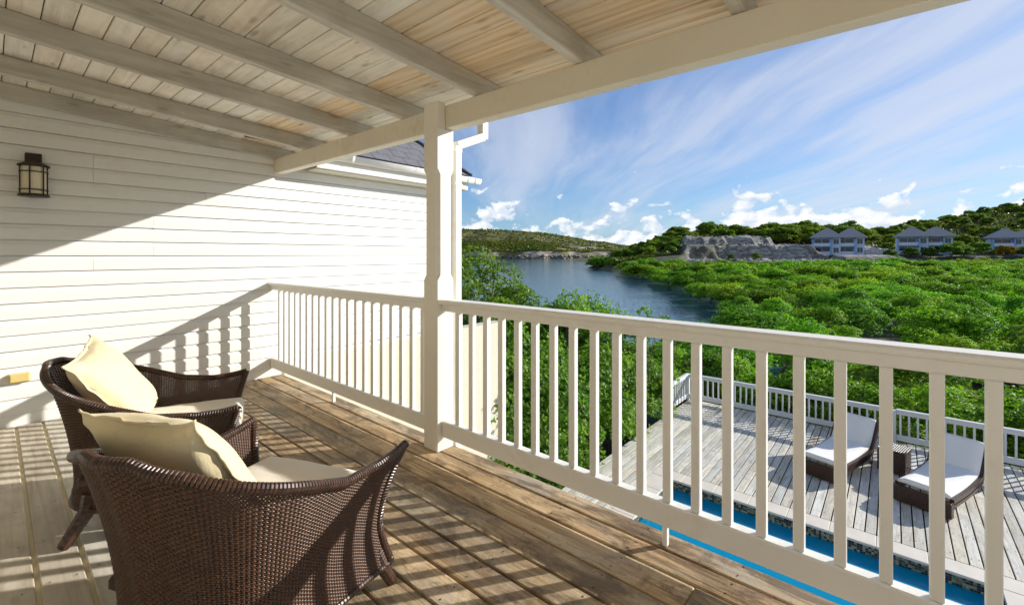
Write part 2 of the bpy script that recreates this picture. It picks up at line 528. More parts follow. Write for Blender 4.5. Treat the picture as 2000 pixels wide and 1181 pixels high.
class MB:
    def __init__(s):
        s.v, s.f = [], []

    def add(s, vs, fs):
        k = len(s.v)
        s.v += [tuple(p) for p in vs]
        s.f += [tuple(i + k for i in q) for q in fs]
        return s

    def box(s, x0, x1, y0, y1, z0, z1):
        return s.add([(x0, y0, z0), (x1, y0, z0), (x1, y1, z0), (x0, y1, z0), (x0, y0, z1), (x1, y0, z1), (x1, y1, z1), (x0, y1, z1)],
                     [(0, 3, 2, 1), (4, 5, 6, 7), (0, 1, 5, 4), (1, 2, 6, 5), (2, 3, 7, 6), (3, 0, 4, 7)])

    def bar(s, a, b, w, h, up=(0, 0, 1)):
        a, b = Vector(a), Vector(b)
        d = (b - a).normalized()
        u = Vector(up)
        sd_ = d.cross(u)
        if sd_.length < 1e-4:
            sd_ = d.cross(Vector((1, 0, 0)))
        sd_.normalize()
        u = sd_.cross(d)
        p = []
        for q in (a, b):
            for i, j in ((-1, -1), (1, -1), (1, 1), (-1, 1)):
                p.append(q + sd_ * (i * w / 2) + u * (j * h / 2))
        return s.add(p, [(0, 1, 2, 3), (7, 6, 5, 4), (0, 4, 5, 1), (1, 5, 6, 2), (2, 6, 7, 3), (3, 7, 4, 0)])

    def tube(s, pts, rads, n=8, cap=True):
        pts = [Vector(p) for p in pts]
        if not hasattr(rads, '__len__'):
            rads = [rads] * len(pts)
        k = len(s.v)
        ref = Vector((0.13, 0.31, 0.94))
        for i, p in enumerate(pts):
            d = (pts[min(i + 1, len(pts) - 1)] - pts[max(i - 1, 0)]).normalized()
            a = d.cross(ref)
            if a.length < 0.05:
                a = d.cross(Vector((1, 0, 0)))
            a.normalize()
            b = d.cross(a)
            for j in range(n):
                t_ = 2 * math.pi * j / n
                s.v.append(tuple(p + (a * math.cos(t_) + b * math.sin(t_)) * rads[i]))
        for i in range(len(pts) - 1):
            for j in range(n):
                j2 = (j + 1) % n
                s.f.append((k + i * n + j, k + (i + 1) * n + j, k + (i + 1) * n + j2, k + i * n + j2))
        if cap:
            s.f.append(tuple(k + j for j in range(n)))
            s.f.append(tuple(k + (len(pts) - 1) * n + j for j in reversed(range(n))))
        return s

    def lathe(s, prof, n=20, cap=True, a0=0.0, a1=2 * math.pi, c=(0, 0)):
        k = len(s.v)
        full = abs(a1 - a0 - 2 * math.pi) < 1e-6
        m_ = n if full else n + 1
        for r_, z in prof:
            for j in range(m_):
                a = a0 + (a1 - a0) * j / n
                s.v.append((c[0] + r_ * math.cos(a), c[1] + r_ * math.sin(a), z))
        for i in range(len(prof) - 1):
            for j in range(n):
                j2 = (j + 1) % m_
                s.f.append((k + i * m_ + j, k + i * m_ + j2, k + (i + 1) * m_ + j2, k + (i + 1) * m_ + j))
        if cap and full:
            s.f.append(tuple(k + j for j in reversed(range(m_))))
            s.f.append(tuple(k + (len(prof) - 1) * m_ + j for j in range(m_)))
        return s

    def mesh(s, name, mat, bevel=0.0, smooth=False, seg=1):
        me = bpy.data.meshes.new(name)
        me.from_pydata(s.v, [], s.f)
        me.update()
        bm = bmesh.new()
        bm.from_mesh(me)
        bmesh.ops.recalc_face_normals(bm, faces=bm.faces)
        if bevel:
            es = [e for e in bm.edges if len(e.link_faces) == 2 and e.calc_face_angle(0) > 0.5]
            bmesh.ops.bevel(bm, geom=es, offset=bevel, segments=seg, affect='EDGES', clamp_overlap=True)
        bm.to_mesh(me)
        bm.free()
        me.materials.append(MATS[mat])
        if smooth:
            me.polygons.foreach_set('use_smooth', [True] * len(me.polygons))
        return me


_box = {}


def boxmesh(name, sx, sy, sz, mat, bevel=0.003):
    """box with its origin at the middle, cached so that alike pieces share it"""
    k = (name, round(sx, 4), round(sy, 4), round(sz, 4), mat)
    if k not in _box:
        _box[k] = MB().box(-sx / 2, sx / 2, -sy / 2, sy / 2, -sz / 2, sz / 2).mesh(name, mat, bevel)
    return _box[k]


def box(name, x0, x1, y0, y1, z0, z1, mat, parent, bevel=0.003, col=None):
    px = parent.location if parent is not None and parent.type == 'EMPTY' and parent.parent is None else Vector((0, 0, 0))
    return link(name, boxmesh(name, x1 - x0, y1 - y0, z1 - z0, mat, bevel), parent,
                ((x0 + x1) / 2 - px[0], (y0 + y1) / 2 - px[1], (z0 + z1) / 2 - px[2]), col=col)


def np_mesh(name, V, F, mat, smooth=False, tint=None):
    """mesh from numpy quads or triangles"""
    me = bpy.data.meshes.new(name)
    V = np.asarray(V, dtype=np.float32)
    F = np.asarray(F, dtype=np.int32)
    me.vertices.add(len(V))
    me.vertices.foreach_set('co', V.ravel())
    me.loops.add(F.size)
    me.loops.foreach_set('vertex_index', F.ravel())
    me.polygons.add(len(F))
    k = F.shape[1]
    me.polygons.foreach_set('loop_start', np.arange(0, F.size, k, dtype=np.int32))
    me.polygons.foreach_set('loop_total', np.full(len(F), k, dtype=np.int32))
    if smooth:
        me.polygons.foreach_set('use_smooth', np.ones(len(F), dtype=bool))
    me.update(calc_edges=True)
    me.validate()
    if tint is not None:
        a = me.attributes.new('tint', 'FLOAT', 'POINT')
        a.data.foreach_set('value', np.asarray(tint, dtype=np.float32))
    me.materials.append(MATS[mat])
    return me


# ================================================================== THE GROUND
EYE = 1.3
WATER = -4.2


def PQ(p, q, z=0.0):
    """point q metres ahead of the balcony and p metres to the right"""
    v = RGT * p + FWD * q
    return (v.x, v.y, z)


def sstep(a, b, x):
    t_ = np.clip((x - a) / (b - a), 0, 1)
    return t_ * t_ * (3 - 2 * t_)


SHORE_Q = np.array([0, 14, 18, 25, 35, 50, 80, 110, 150, 184, 196, 230, 5000.0])
SHORE_P = np.array([3, 5.6, 7.0, 11.6, 17.2, 21.0, 26.5, 29.5, 33.5, 30.5, 38, 45, 260.0])


def fnoise(X, Y, s, seed=0.0, oct_=4):
    out = np.zeros(X.size)
    xs, ys = X.ravel(), Y.ravel()
    for i in range(X.size):
        out[i] = mn.fractal(Vector((xs[i] * s + seed, ys[i] * s, seed * 0.37)), 0.9, 2.1, oct_)
    return out.reshape(X.shape)


def ground_h(p, q, rough):
    sp = np.interp(q, SHORE_Q, SHORE_P)
    h = -5.6 + 1.75 * sstep(1.0, 4.5, p - sp)
    u = p / np.maximum(q, 1)
    # the near land under the house and the pool
    h = np.maximum(h, -3.85 - 2.2 * sstep(11.5, 15.0, q - 0.45 * np.maximum(p, -20)))
    # land climbs behind the mangroves
    rise = sstep(112, 150, q) * sstep(0.10, 0.40, u)
    h = h + rise * 5.0
    h = h + sstep(150, 232, q) * 8.3 * sstep(0.22, 0.42, u)
    # hill on the right
    h = h + sstep(0.74, 1.25, u) * sstep(150, 290, q) * 24
    # mound on the left of the quarry
    h = h + 2.6 * np.exp(-(((p - 62) / 17) ** 2 + ((q - 196) / 26) ** 2))
    h = h - sstep(300, 800, q) * 3 * sstep(0.2, 0.5, u)
    return h + rough


def grid_mesh(name, P, Q, H, mat, tint, smooth=True):
    n, m_ = P.shape
    X = RGT.x * P + FWD.x * Q
    Y = RGT.y * P + FWD.y * Q
    V = np.stack([X, Y, H], -1).reshape(-1, 3)
    I = np.arange(n * m_).reshape(n, m_)
    F = np.stack([I[:-1, :-1], I[:-1, 1:], I[1:, 1:], I[1:, :-1]], -1).reshape(-1, 4)
    return np_mesh(name, V, F, mat, smooth, tint.ravel())


# wide ground sheet
qq = np.concatenate([np.linspace(-60, 8, 12), np.geomspace(9, 420, 90), np.array([600, 900, 1500, 3000])])
uu = np.linspace(-1.9, 1.9, 150)
Q, U = np.meshgrid(qq, uu, indexing='ij')
P = U * (np.abs(Q) + 25)
rough = fnoise(P, Q, 0.06, 3.3, 3) * 0.25
H = ground_h(P, Q, rough)
inq = ((P > 44) & (P < 118) & (Q > 132) & (Q < 196))
H = np.where(inq, H - 4.0, H)
nearhouse = (Q < 24) & (H > -4.0)
g_o = link('ground', grid_mesh('ground', P, Q, H, 'earth', np.zeros_like(H)))
tag(g_o, kind='structure')

# lagoon
wm = MB().add([PQ(-2500, -40), PQ(2500, -40), PQ(4200, 6500), PQ(-4200, 6500)], [(0, 1, 2, 3)]).mesh('lagoon_water', 'lagoon_water')
tag(link('lagoon_water', wm, loc=(0, 0, WATER)), kind='structure')

# stone quarry terraces beside the villas
pp = np.arange(42, 121, 0.62)
qq = np.arange(128, 199, 0.62)
Q, P = np.meshgrid(qq, pp, indexing='ij')
n1 = fnoise(P, Q, 0.09, 9.1, 5)
n2 = fnoise(P, Q, 0.45, 2.2, 4)
u = P / Q
wq = sstep(0.372, 0.392, u + 0.006 * n1)
base = ground_h(P, Q, 0 * P)
e1 = 150 + 3.0 * n1 + 4 * np.sin(P * 0.11)
e2 = 166 + 3.5 * n1
low = -0.6 + 1.0 * n2
mid = 4.35 + 0.10 * n2
step1 = low + (mid - low) * sstep(-3.2, 1.2, Q - e1)
step2 = step1 + (3.5 + 0.9 * n1) * sstep(-1.2, 2.6, Q - e2)
step2 = step2 + 0.55 * n2 * sstep(-4, -1, Q - e1) * (1 - sstep(0.5, 2.2, Q - e1)) + 0.4 * n2 * sstep(-1.5, 0.5, Q - e2)
# ground rises to the foot of the villas on the right
foot = 1.1 + 0.25 * n2 + 3.2 * sstep(156, 170, Q)
wv = sstep(97.5, 100.5, P)
Hq = (base + (step2 - base) * wq) * (1 - wv) + foot * wv
edge = sstep(43, 52, P) * (1 - sstep(115, 120, P)) * sstep(130, 137, Q) * (1 - sstep(188, 198, Q))
Hq = base + (Hq - base) * edge - 1.2 * (1 - sstep(0.0, 0.2, edge))
tint = wq * edge * np.clip(0.85 + 0.9 * n1 + 0.5 * n2 + 0.5 * sstep(76, 84, P), 0.1, 1) * (1 - 0.7 * sstep(174, 180, Q + 4 * n1))
n3 = fnoise(P, Q, 0.9, 5.5, 3)
Hq = Hq + wq * edge * 0.35 * n3 * (1 - wv)
q_o = link('quarry_terrace', grid_mesh('quarry_terrace', P, Q, Hq, 'quarry', np.clip(tint, 0, 1), False))
tag(q_o, kind='structure')

# the far hill over the lagoon: a ridge with a rocky shore
pp = np.linspace(-700, 330, 300)
qq = np.concatenate([np.linspace(520, 640, 44), np.linspace(650, 1200, 34)])
Q, P = np.meshgrid(qq, pp, indexing='ij')
nA = fnoise(P, Q, 0.006, 4.0, 5)
nB = fnoise(P, Q, 0.045, 7.0, 4)
shore = 560 + 26 * fnoise(P, 0 * Q, 0.012, 1.0, 3) + np.clip((P - 60) * 0.35, 0, 200)
ridge = np.interp(P, [-700, -400, -75, -20, 20, 70, 110, 150, 200, 330], [60, 56, 44, 41, 37, 33, 28, 23, 16, 9])
d_ = Q - shore
prof = 4.5 * sstep(-2, 9, d_) + (ridge - 4.5) * sstep(4, 215, d_) ** 0.85
H = -5.2 + (5.6 * sstep(-6, 1, d_) + prof * (1 + 0.10 * nA) + nB * 1.6 * sstep(0, 20, d_))
cliff = sstep(-5, 0, d_) * (1 - sstep(5, 13 + 7 * nB, d_))
sc = sstep(45, 75, P) * (1 - sstep(150, 175, P)) * sstep(10, 25, d_) * (1 - sstep(50, 85, d_)) * (nB > 0.02)
tint = np.clip(cliff * np.clip(0.75 + 2.2 * nB, 0.0, 1.0) + sc, 0, 1)
far_o = link('far_hill', grid_mesh('far_hill', P, Q, H, 'far_hill', tint))
tag(far_o, kind='structure')
FH = (P.copy(), Q.copy(), H.copy(), d_.copy(), tint.copy())


# ================================================================== FOLIAGE
def leaves(name, C, N, per, L, Wd, mat, rs, spread=0.85, tint=None, droop=0.0):
    """a mesh of small folded leaves in rosettes at the points C facing N"""
    C = np.repeat(C, per, 0)
    N = np.repeat(N, per, 0)
    n = len(C)
    ref = rs.normal(size=(n, 3))
    T = np.cross(N, ref)
    T /= np.linalg.norm(T, axis=1, keepdims=True) + 1e-9
    k = rs.uniform(0.25, 1.0, (n, 1))
    Dv = N * (1 - spread * k) + T * (spread * k + 0.25) + np.array([0, 0, -droop])
    Dv /= np.linalg.norm(Dv, axis=1, keepdims=True) + 1e-9
    S = np.cross(Dv, N)
    S /= np.linalg.norm(S, axis=1, keepdims=True) + 1e-9
    up = np.cross(S, Dv)
    ll = L * rs.uniform(0.65, 1.2, (n, 1))
    ww = Wd * rs.uniform(0.75, 1.2, (n, 1))
    b = C + Dv * ll * 0.10
    tip = C + Dv * ll - up * ll * 0.12
    mid = C + Dv * ll * 0.55 + up * ll * 0.05
    V = np.stack([b, mid + S * ww * 0.5, tip, mid - S * ww * 0.5], 1).reshape(-1, 3)
    F = np.arange(n * 4).reshape(-1, 4)
    tv = np.repeat(tint, per) if tint is not None else rs.uniform(0, 1, n)
    tv = np.clip(tv + rs.normal(0, 0.16, n), 0, 1)
    return np_mesh(name, V, F, mat, False, np.repeat(tv, 4))


def crown_points(rs, Rx, Rz, lobes, lr, per_lobe, zmin=-0.25, base=0.0, fill=0.25):
    """points on the outer skin of many leaf clumps set through a dome"""
    Cs, Ns, Ts = [], [], []
    for i in range(lobes):
        a = rs.uniform(0, 2 * math.pi)
        el_ = math.asin(rs.uniform(zmin, 1.0))
        rr = rs.uniform(0.45, 0.86)
        c = np.array([math.cos(a) * math.cos(el_) * Rx * rr, math.sin(a) * math.cos(el_) * Rx * rr, base + math.sin(el_) * Rz * rr])
        lrad = lr * rs.uniform(0.7, 1.25)
        d = rs.normal(size=(per_lobe, 3))
        d[:, 2] = np.abs(d[:, 2]) * 0.9 - 0.25
        d /= np.linalg.norm(d, axis=1, keepdims=True)
        r_ = lrad * (1 - fill * rs.uniform(0, 1, (per_lobe, 1)) ** 2) * (1 + 0.16 * rs.normal(size=(per_lobe, 1)))
        pts = c + d * r_ * np.array([1, 1, 0.72])
        nrm = d * 0.75 + np.array([0, 0, 0.55]) + rs.normal(0, 0.25, (per_lobe, 3))
        nrm /= np.linalg.norm(nrm, axis=1, keepdims=True)
        Cs.append(pts)
        Ns.append(nrm)
        Ts.append(np.full(per_lobe, rs.uniform(0.2, 0.75)))
    return np.concatenate(Cs), np.concatenate(Ns), np.concatenate(Ts)


def trunk_mesh(name, h, spread, rs, n=6, r0=0.09, roots=False):
    b = MB()
    b.tube([(0, 0, 0), (0.06, 0.03, h * 0.3), (0.02, -0.05, h * 0.55)], [r0, r0 * 0.8, r0 * 0.6], 6)
    for i in range(n):
        a = 2 * math.pi * (i + rs.uniform(-0.3, 0.3)) / n
        e = Vector((math.cos(a) * spread, math.sin(a) * spread, h * rs.uniform(0.75, 1.0)))
        s_ = Vector((0.03, 0, h * rs.uniform(0.3, 0.5)))
        m_ = s_.lerp(e, 0.5) + Vector((0, 0, -h * 0.06))
        b.tube([s_, m_, e], [r0 * 0.5, r0 * 0.33, r0 * 0.12], 5)
        if roots:
            s2 = Vector((0, 0, h * 0.32))
            e2 = Vector((math.cos(a + 0.4) * spread * 0.6, math.sin(a + 0.4) * spread * 0.6, -0.6))
            b.tube([s2, s2.lerp(e2, 0.5) + Vector((0, 0, h * 0.1)), e2], [r0 * 0.4, r0 * 0.32, r0 * 0.25], 5)
    return b.mesh(name, 'bark', smooth=True)


def species(mat, count, Rx, Rz, lobes, lr, per_lobe, per, L, Wd, seed, zmin=-0.25, base=None, th=None, spread=0.85, roots=False, n=6, r0=0.09, droop=0.0):
    """crown and trunk meshes of one kind of plant, a few variants each"""
    out = []
    for i in range(count):
        rs = np.random.RandomState(seed + i)
        bb = Rz * 0.9 if base is None else base
        C, N, T = crown_points(rs, Rx, Rz, lobes, lr, per_lobe, zmin, bb)
        out.append((leaves('crown', C, N, per, L, Wd, mat, rs, spread, T, droop), trunk_mesh('trunk', bb + Rz * 0.3 if th is None else th, Rx * 0.6, rs, n, r0, roots)))
    return out


def plant(name, kind, loc, sc, rz, label, cat, group, col=(1, 1, 1)):
    o = thing(name, loc, label, cat, group, rz)
    o.scale = sc if hasattr(sc, '__len__') else (sc, sc, sc)
    link('crown', kind[0], o, col=col)
    link('trunk', kind[1], o)
    return o


MG_NEAR = species('mangrove_leaf', 5, 2.0, 1.9, 26, 0.62, 135, 7, 0.122, 0.052, 100, -0.55, 1.75, 1.9, roots=True)
MG_MID = species('mangrove_leaf', 5, 2.5, 2.3, 26, 0.78, 110, 6, 0.19, 0.085, 200, -0.55, 2.0, 2.0, roots=True)
MG_FAR = species('mangrove_leaf', 4, 3.3, 2.7, 26, 0.98, 100, 6, 0.32, 0.145, 300, -0.5, 2.1, 2.2, n=4)

MG_EDGE = species('mangrove_leaf', 3, 1.5, 1.6, 26, 0.58, 130, 7, 0.115, 0.05, 150, -0.95, 1.55, 1.9, roots=True)

# mangroves behind the pool deck, spreading back along the lagoon
placed = []
rsP = random.Random(5)


def try_place(p, q, dmin):
    for (a, b, d0) in placed:
        if (a - p) ** 2 + (b - q) ** 2 < (0.5 * (dmin + d0)) ** 2:
            return False
    placed.append((p, q, dmin))
    return True


LAB_M = 'dense bright green mangrove crown in the thicket between the lagoon and the far villas'
LAB_N = 'leafy mangrove right behind the white rail of the pool deck'
nm = 0
for i in range(13):
    yy = 6.2 - 1.5 * i
    xx = 14.55 + rsP.uniform(-0.2, 0.5)
    v_ = Vector((xx, yy, 0))
    try_place(v_.dot(RGT), v_.dot(FWD), 2.0)
    top = -1.25 + rsP.uniform(-0.35, 0.3) - (0.35 if yy > 3 else 0)
    g_ = rsP.uniform(0.85, 1.1)
    plant('mangrove_tree', MG_EDGE[i % 3], (xx, yy, -4.0), (0.85, 0.85, (top + 4.0) / 3.35), rsP.uniform(0, 6.28), LAB_N + (', left of its wide post' if yy > 0.1 else ', right of its wide post'), 'tree', 'mangroves behind the pool deck, ' + ('left' if yy > 0.1 else 'right'), (g_, g_, g_))
for attempt in range(9000):
    tq = rsP.random()
    q = 13 * (128 / 13.0) ** tq
    sp = float(np.interp(q, SHORE_Q, SHORE_P))
    pmax = 1.32 * q + 3
    p = sp + 0.3 + rsP.random() * (pmax - sp)
    loc = Vector(PQ(p, q))
    # keep clear of the pool deck (x < 13)
    if loc.x < 14.6 and loc.y < 6.3:
        continue
    if loc.x < 15.6:
        continue
    sz = 3.6 if q < 32 else (4.5 if q < 62 else 6.0)
    sf = rsP.choice([0.72, 0.85, 1.0, 1.15, 1.35])
    if not try_place(p, q, sz * sf):
        continue
    top = float(np.interp(q, [13, 17, 22, 30, 45, 70, 100, 130], [-1.55, -1.2, -0.85, -0.75, -0.45, -0.05, 0.35, 0.5])) + rsP.uniform(-0.75, 0.35) + (sf - 1.0) * 0.9
    if p - sp < 3.5:
        top -= 0.5
    kind, h0 = (rsP.choice(MG_NEAR), 3.95) if q < 32 else ((rsP.choice(MG_MID), 4.7) if q < 62 else (rsP.choice(MG_FAR), 5.3))
    zs = (top + 4.0) / h0
    xs = sf * rsP.uniform(0.98, 1.12)
    near = loc.x < 18 and loc.y < 6
    g_ = rsP.uniform(0.88, 1.32)
    uu_ = p / q
    if near:
        lab, gr = LAB_N + (', left of its wide post' if loc.y > 0.1 else ', right of its wide post'), 'mangroves behind the pool deck, ' + ('left' if loc.y > 0.1 else 'right')
    elif p - sp < 4.5:
        lab, gr = 'green mangrove overhanging the dark water along the edge of the lagoon', 'mangroves at the water edge'
    elif q < 32:
        lab, gr = 'large near mangrove crown with clearly visible leaves, above the balcony railing', 'near mangrove crowns'
    elif q > 85:
        if uu_ < 0.67:
            lab, gr = 'far mangrove crown below the pale quarry terraces', 'far mangroves below the quarry'
        elif uu_ < 0.82:
            lab, gr = 'far mangrove crown in front of the villa nearest the quarry', 'far mangroves before the left villa'
        else:
            lab, gr = 'far mangrove crown in front of the middle and right villas', 'far mangroves before the right villas'
    elif uu_ < 0.72:
        lab, gr = 'mangrove crown halfway between the water edge and the villas, left half of the thicket', 'mangroves of the left thicket'
    else:
        lab, gr = 'mangrove crown in the right half of the thicket between deck and villas', 'mangroves of the right thicket'
    plant('mangrove_tree', kind, PQ(p, q, -4.0), (xs, xs, zs), rsP.uniform(0, 6.28), lab,
          'tree', gr, (g_ * rsP.choice([0.85, 0.95, 1.0, 1.1, 1.25]), g_, g_))
    nm += 1
    if nm >= 280:
        break
# dark tongue of mangroves reaching into the lagoon
for i in range(26):
    t_ = i / 25
    q = 150 + 36 * t_ + rsP.uniform(-3, 6)
    p = float(np.interp(q, SHORE_Q, SHORE_P)) + rsP.uniform(1.5, 9) + (1 - t_) * 4
    s_ = rsP.uniform(0.9, 1.1)
    plant('mangrove_tree', rsP.choice(MG_FAR), PQ(p, q, -4.1), (s_ * 1.05, s_ * 1.05, 0.88 * s_), rsP.uniform(0, 6.28),
          'dark green mangrove on the low tongue of land reaching into the lagoon', 'tree', 'mangroves on the tongue of land', (0.9, 0.9, 0.9))

# hedge and bushes between the house and the pool deck
HEDGE = species('hedge_leaf', 3, 1.35, 1.55, 30, 0.48, 120, 6, 0.088, 0.046, 400, -0.75, 1.7, 2.6, roots=False, n=9, r0=0.05)
hed = [(6.55, 5.9, 1.05, 'tall leafy green bush beside the end of the cream wall'),
       (7.3, 5.35, 0.92, 'broad green bush filling the gap left of the pool coping'),
       (8.2, 5.75, 1.02, 'bushy green shrub with sunlit tips at the left edge of the pool deck'),
       (9.2, 5.45, 0.95, 'rounded shrub whose leaves hang over the left deck boards'),
       (10.1, 5.95, 1.03, 'thick green shrub halfway along the left edge of the deck'),
       (10.95, 5.45, 0.98, 'leafy shrub touching the short left rail of the pool deck'),
       (11.9, 6.1, 0.95, 'shrub standing behind the short left rail of the pool deck'),
       (7.4, 6.9, 1.02, 'dense bush behind the cream wall bush, near the lagoon'),
       (8.9, 7.2, 1.05, 'bush with its rounded top against the lagoon'),
       (10.1, 6.75, 0.92, 'bush on the bank whose top shows over the balcony rail against the water'),
       (11.0, 6.5, 0.9, 'leafy bush right of the bush whose top shows over the rail'),
       (13.1, 6.6, 0.80, 'small bush in the corner beyond the deck rails')]
for i, (x, y, s_, lab) in enumerate(hed):
    top = [-0.35, -0.55, -0.30, -0.55, -0.6, -0.75, -1.1, 0.1, 0.35, 0.62, 0.42, -1.5][i]
    g_ = R.uniform(0.92, 1.12)
    plant('bush', HEDGE[i % 3], (x, y, -3.7), (s_, s_, (top + 3.7) / 3.35), R.uniform(0, 6.28), lab, 'bush', 'bushes by the pool deck', (g_, g_, g_))
# loose twigs above the hedge
TW = species('hedge_leaf', 1, 0.55, 0.9, 11, 0.2, 26, 6, 0.085, 0.045, 470, -0.9, 2.6, 3.2, n=7, r0=0.03)
plant('sapling', TW[0], (11.25, 4.95, -3.4), (1, 1, 1.02), 0.4, 'thin sapling whose loose twigs rise over the railing in front of the water', 'sapling', None)
plant('sapling', TW[0], (13.0, 5.0, -3.4), (0.9, 0.9, 0.90), 2.2, 'thin sapling above the corner of the pool deck, right of the other sapling', 'sapling', None)

# the tall tree left of the lagoon
TALL = species('tree_leaf', 2, 1.75, 2.2, 42, 0.52, 85, 7, 0.105, 0.045, 500, -0.95, 2.9, 4.6, n=10, r0=0.10)
plant('broadleaf_tree', TALL[0], (9.1, 9.0, -4.0), (1.08, 1.08, 1.12), 0.6, 'tall airy tree standing right of the white post against the lagoon', 'tree', None, (1.05, 1.0, 0.9))
plant('broadleaf_tree', TALL[1], (10.1, 8.45, -4.0), (0.92, 0.92, 0.86), 2.1, 'lower dark green tree in front of the tall tree by the lagoon', 'tree', None, (0.85, 0.95, 0.9))
plant('broadleaf_tree', TALL[1], (7.4, 9.3, -4.0), (0.9, 0.9, 0.85), 4.1, 'bushy tree half hidden behind the white post', 'tree', None, (0.9, 0.95, 0.9))
plant('broadleaf_tree', TALL[0], (10.6, 8.6, -4.2), (0.62, 0.62, 0.70), 1.2, 'small tree on the bank whose rounded top meets the balcony rail', 'tree', None, (0.85, 1.0, 0.85))

# trees on the ridge behind the quarry and the villas
RIDGE = species('ridge_leaf', 4, 3.4, 3.0, 22, 1.0, 70, 6, 0.42, 0.20, 600, -0.5, 3.9, 5.0, n=5, r0=0.16)


def ground_at(p, q):
    return float(ground_h(np.array(p), np.array(q), 0.0))


ridge_kind = [('dark green scrub tree on the ridge behind the quarry and villas', (1.0, 1.1, 0.85)),
              ('olive green scrub tree on the ridge behind the quarry and villas', (1.35, 1.25, 0.8)),
              ('yellow brown dry tree on the ridge behind the quarry and villas', (1.9, 1.4, 0.6))]
rtrees = []
for i in range(4000):
    if len(rtrees) >= 215:
        break
    u_ = R.uniform(0.34, 1.26)
    if len(rtrees) < 110:
        q = R.uniform(186, 214) if u_ < 0.82 else R.uniform(170, 250)
    else:
        q = R.uniform(205, 270) if u_ < 0.82 else R.uniform(168, 300)
    p = u_ * q
    if any((p - a) ** 2 + (q - b) ** 2 < 12 for a, b in rtrees):
        continue
    rtrees.append((p, q))
    k = 0 if R.random() < 0.52 else (1 if R.random() < 0.76 else 2)
    s_ = R.uniform(0.55, 1.12) * (1.35 if u_ < 0.80 else 1.0)
    lab, c = ridge_kind[k]
    zone = 'above the quarry terraces' if u_ < 0.68 else ('behind the left and middle villas' if u_ < 0.92 else 'on the hillside at the right edge')
    lab = lab.replace('on the ridge behind the quarry and villas', zone)
    plant('ridge_tree', RIDGE[i % 4], PQ(p, q, ground_at(p, q) - 1.2), (s_ * R.uniform(0.85, 1.4), s_ * R.uniform(0.85, 1.4), s_ * R.uniform(0.75, 1.15)), R.uniform(0, 6.28), lab, 'tree', 'trees ' + zone + ', ' + lab.split()[0], c)
# trees on the mound left of the quarry
for i in range(130):
    a, b = R.gauss(0, 1), R.gauss(0, 1)
    p, q = 58 + 13 * a, 184 + 14 * b
    if p < 36 or p / q > 0.378 or q < 150 or p / q < 0.225:
        continue
    s_ = R.uniform(0.45, 0.75)
    c = (0.95, 1.1, 0.8) if R.random() < 0.6 else (1.45, 1.4, 0.8)
    plant('mound_tree', RIDGE[i % 4], PQ(p, q, ground_at(p, q) - 0.8), (s_, s_, s_ * 0.95), R.uniform(0, 6.28),
          'dark green tree on the wooded mound between the lagoon and the quarry', 'tree', 'trees on the wooded mound', c)
# shrubs round the villas
vs = [(119, 140, 0.62, 'round green shrub on the slope below the middle villa', (0.9, 1.15, 0.8)),
      (126.5, 141, 0.7, 'dark shrub in front of the wing walls of the middle villa', (0.6, 0.8, 0.7)),
      (131.5, 140, 0.72, 'leafy dark shrub before the middle villa balconies', (0.6, 0.8, 0.7)),
      (137, 139, 0.95, 'bright green round tree below the white side of the middle villa', (0.95, 1.2, 0.8)),
      (143, 141, 0.85, 'green tree right of the middle villa', (0.9, 1.1, 0.8)),
      (150, 143, 0.95, 'tall green tree left of the farthest right villa', (0.85, 1.1, 0.8)),
      (156, 141, 0.8, 'orange brown tree left of the farthest right villa', (2.2, 1.0, 0.5)),
      (161, 140, 0.75, 'olive shrub before the farthest right villa', (1.1, 1.0, 0.7)),
      (166, 143, 0.8, 'dark tree before the wall of the farthest right villa', (0.7, 0.85, 0.7)),
      (75, 137, 0.42, 'small lone shrub in front of the pale quarry face', (1.1, 1.1, 0.7)),
      (66, 134, 0.35, 'tiny shrub at the foot of the quarry', (0.8, 0.9, 0.7)),
      (100, 139, 0.35, 'tiny shrub before the left villa', (0.8, 0.9, 0.7))]
for i, (p, q, s_, lab, c) in enumerate(vs):
    plant('villa_shrub', RIDGE[i % 4], PQ(p, q, max(-0.8, ground_at(p, q) - 1.2)), (s_, s_, s_ * 0.9), R.uniform(0, 6.28), lab, 'shrub', None, c)

for i in range(34):
    p = R.uniform(58, 99)
    if i % 3 == 0:
        q, z_ = R.uniform(157, 162), 4.2
    elif i % 3 == 1:
        q, z_ = R.uniform(168, 173), 7.6
    else:
        q, z_ = R.uniform(137, 143), -0.7
    s_ = R.uniform(0.14, 0.3)
    plant('ledge_shrub', RIDGE[i % 4], PQ(p, q, z_ - 3.9 * s_ * 0.55), (s_, s_, s_ * 0.8), R.uniform(0, 6.28), ['small shrub on the lower ledge of the pale quarry', 'small shrub on the upper rim of the pale quarry', 'small shrub at the foot of the pale quarry face'][i % 3], 'shrub', ['shrubs on the lower quarry ledge', 'shrubs on the upper quarry rim', 'shrubs at the quarry foot'][i % 3], (1.1, 1.1, 0.8))

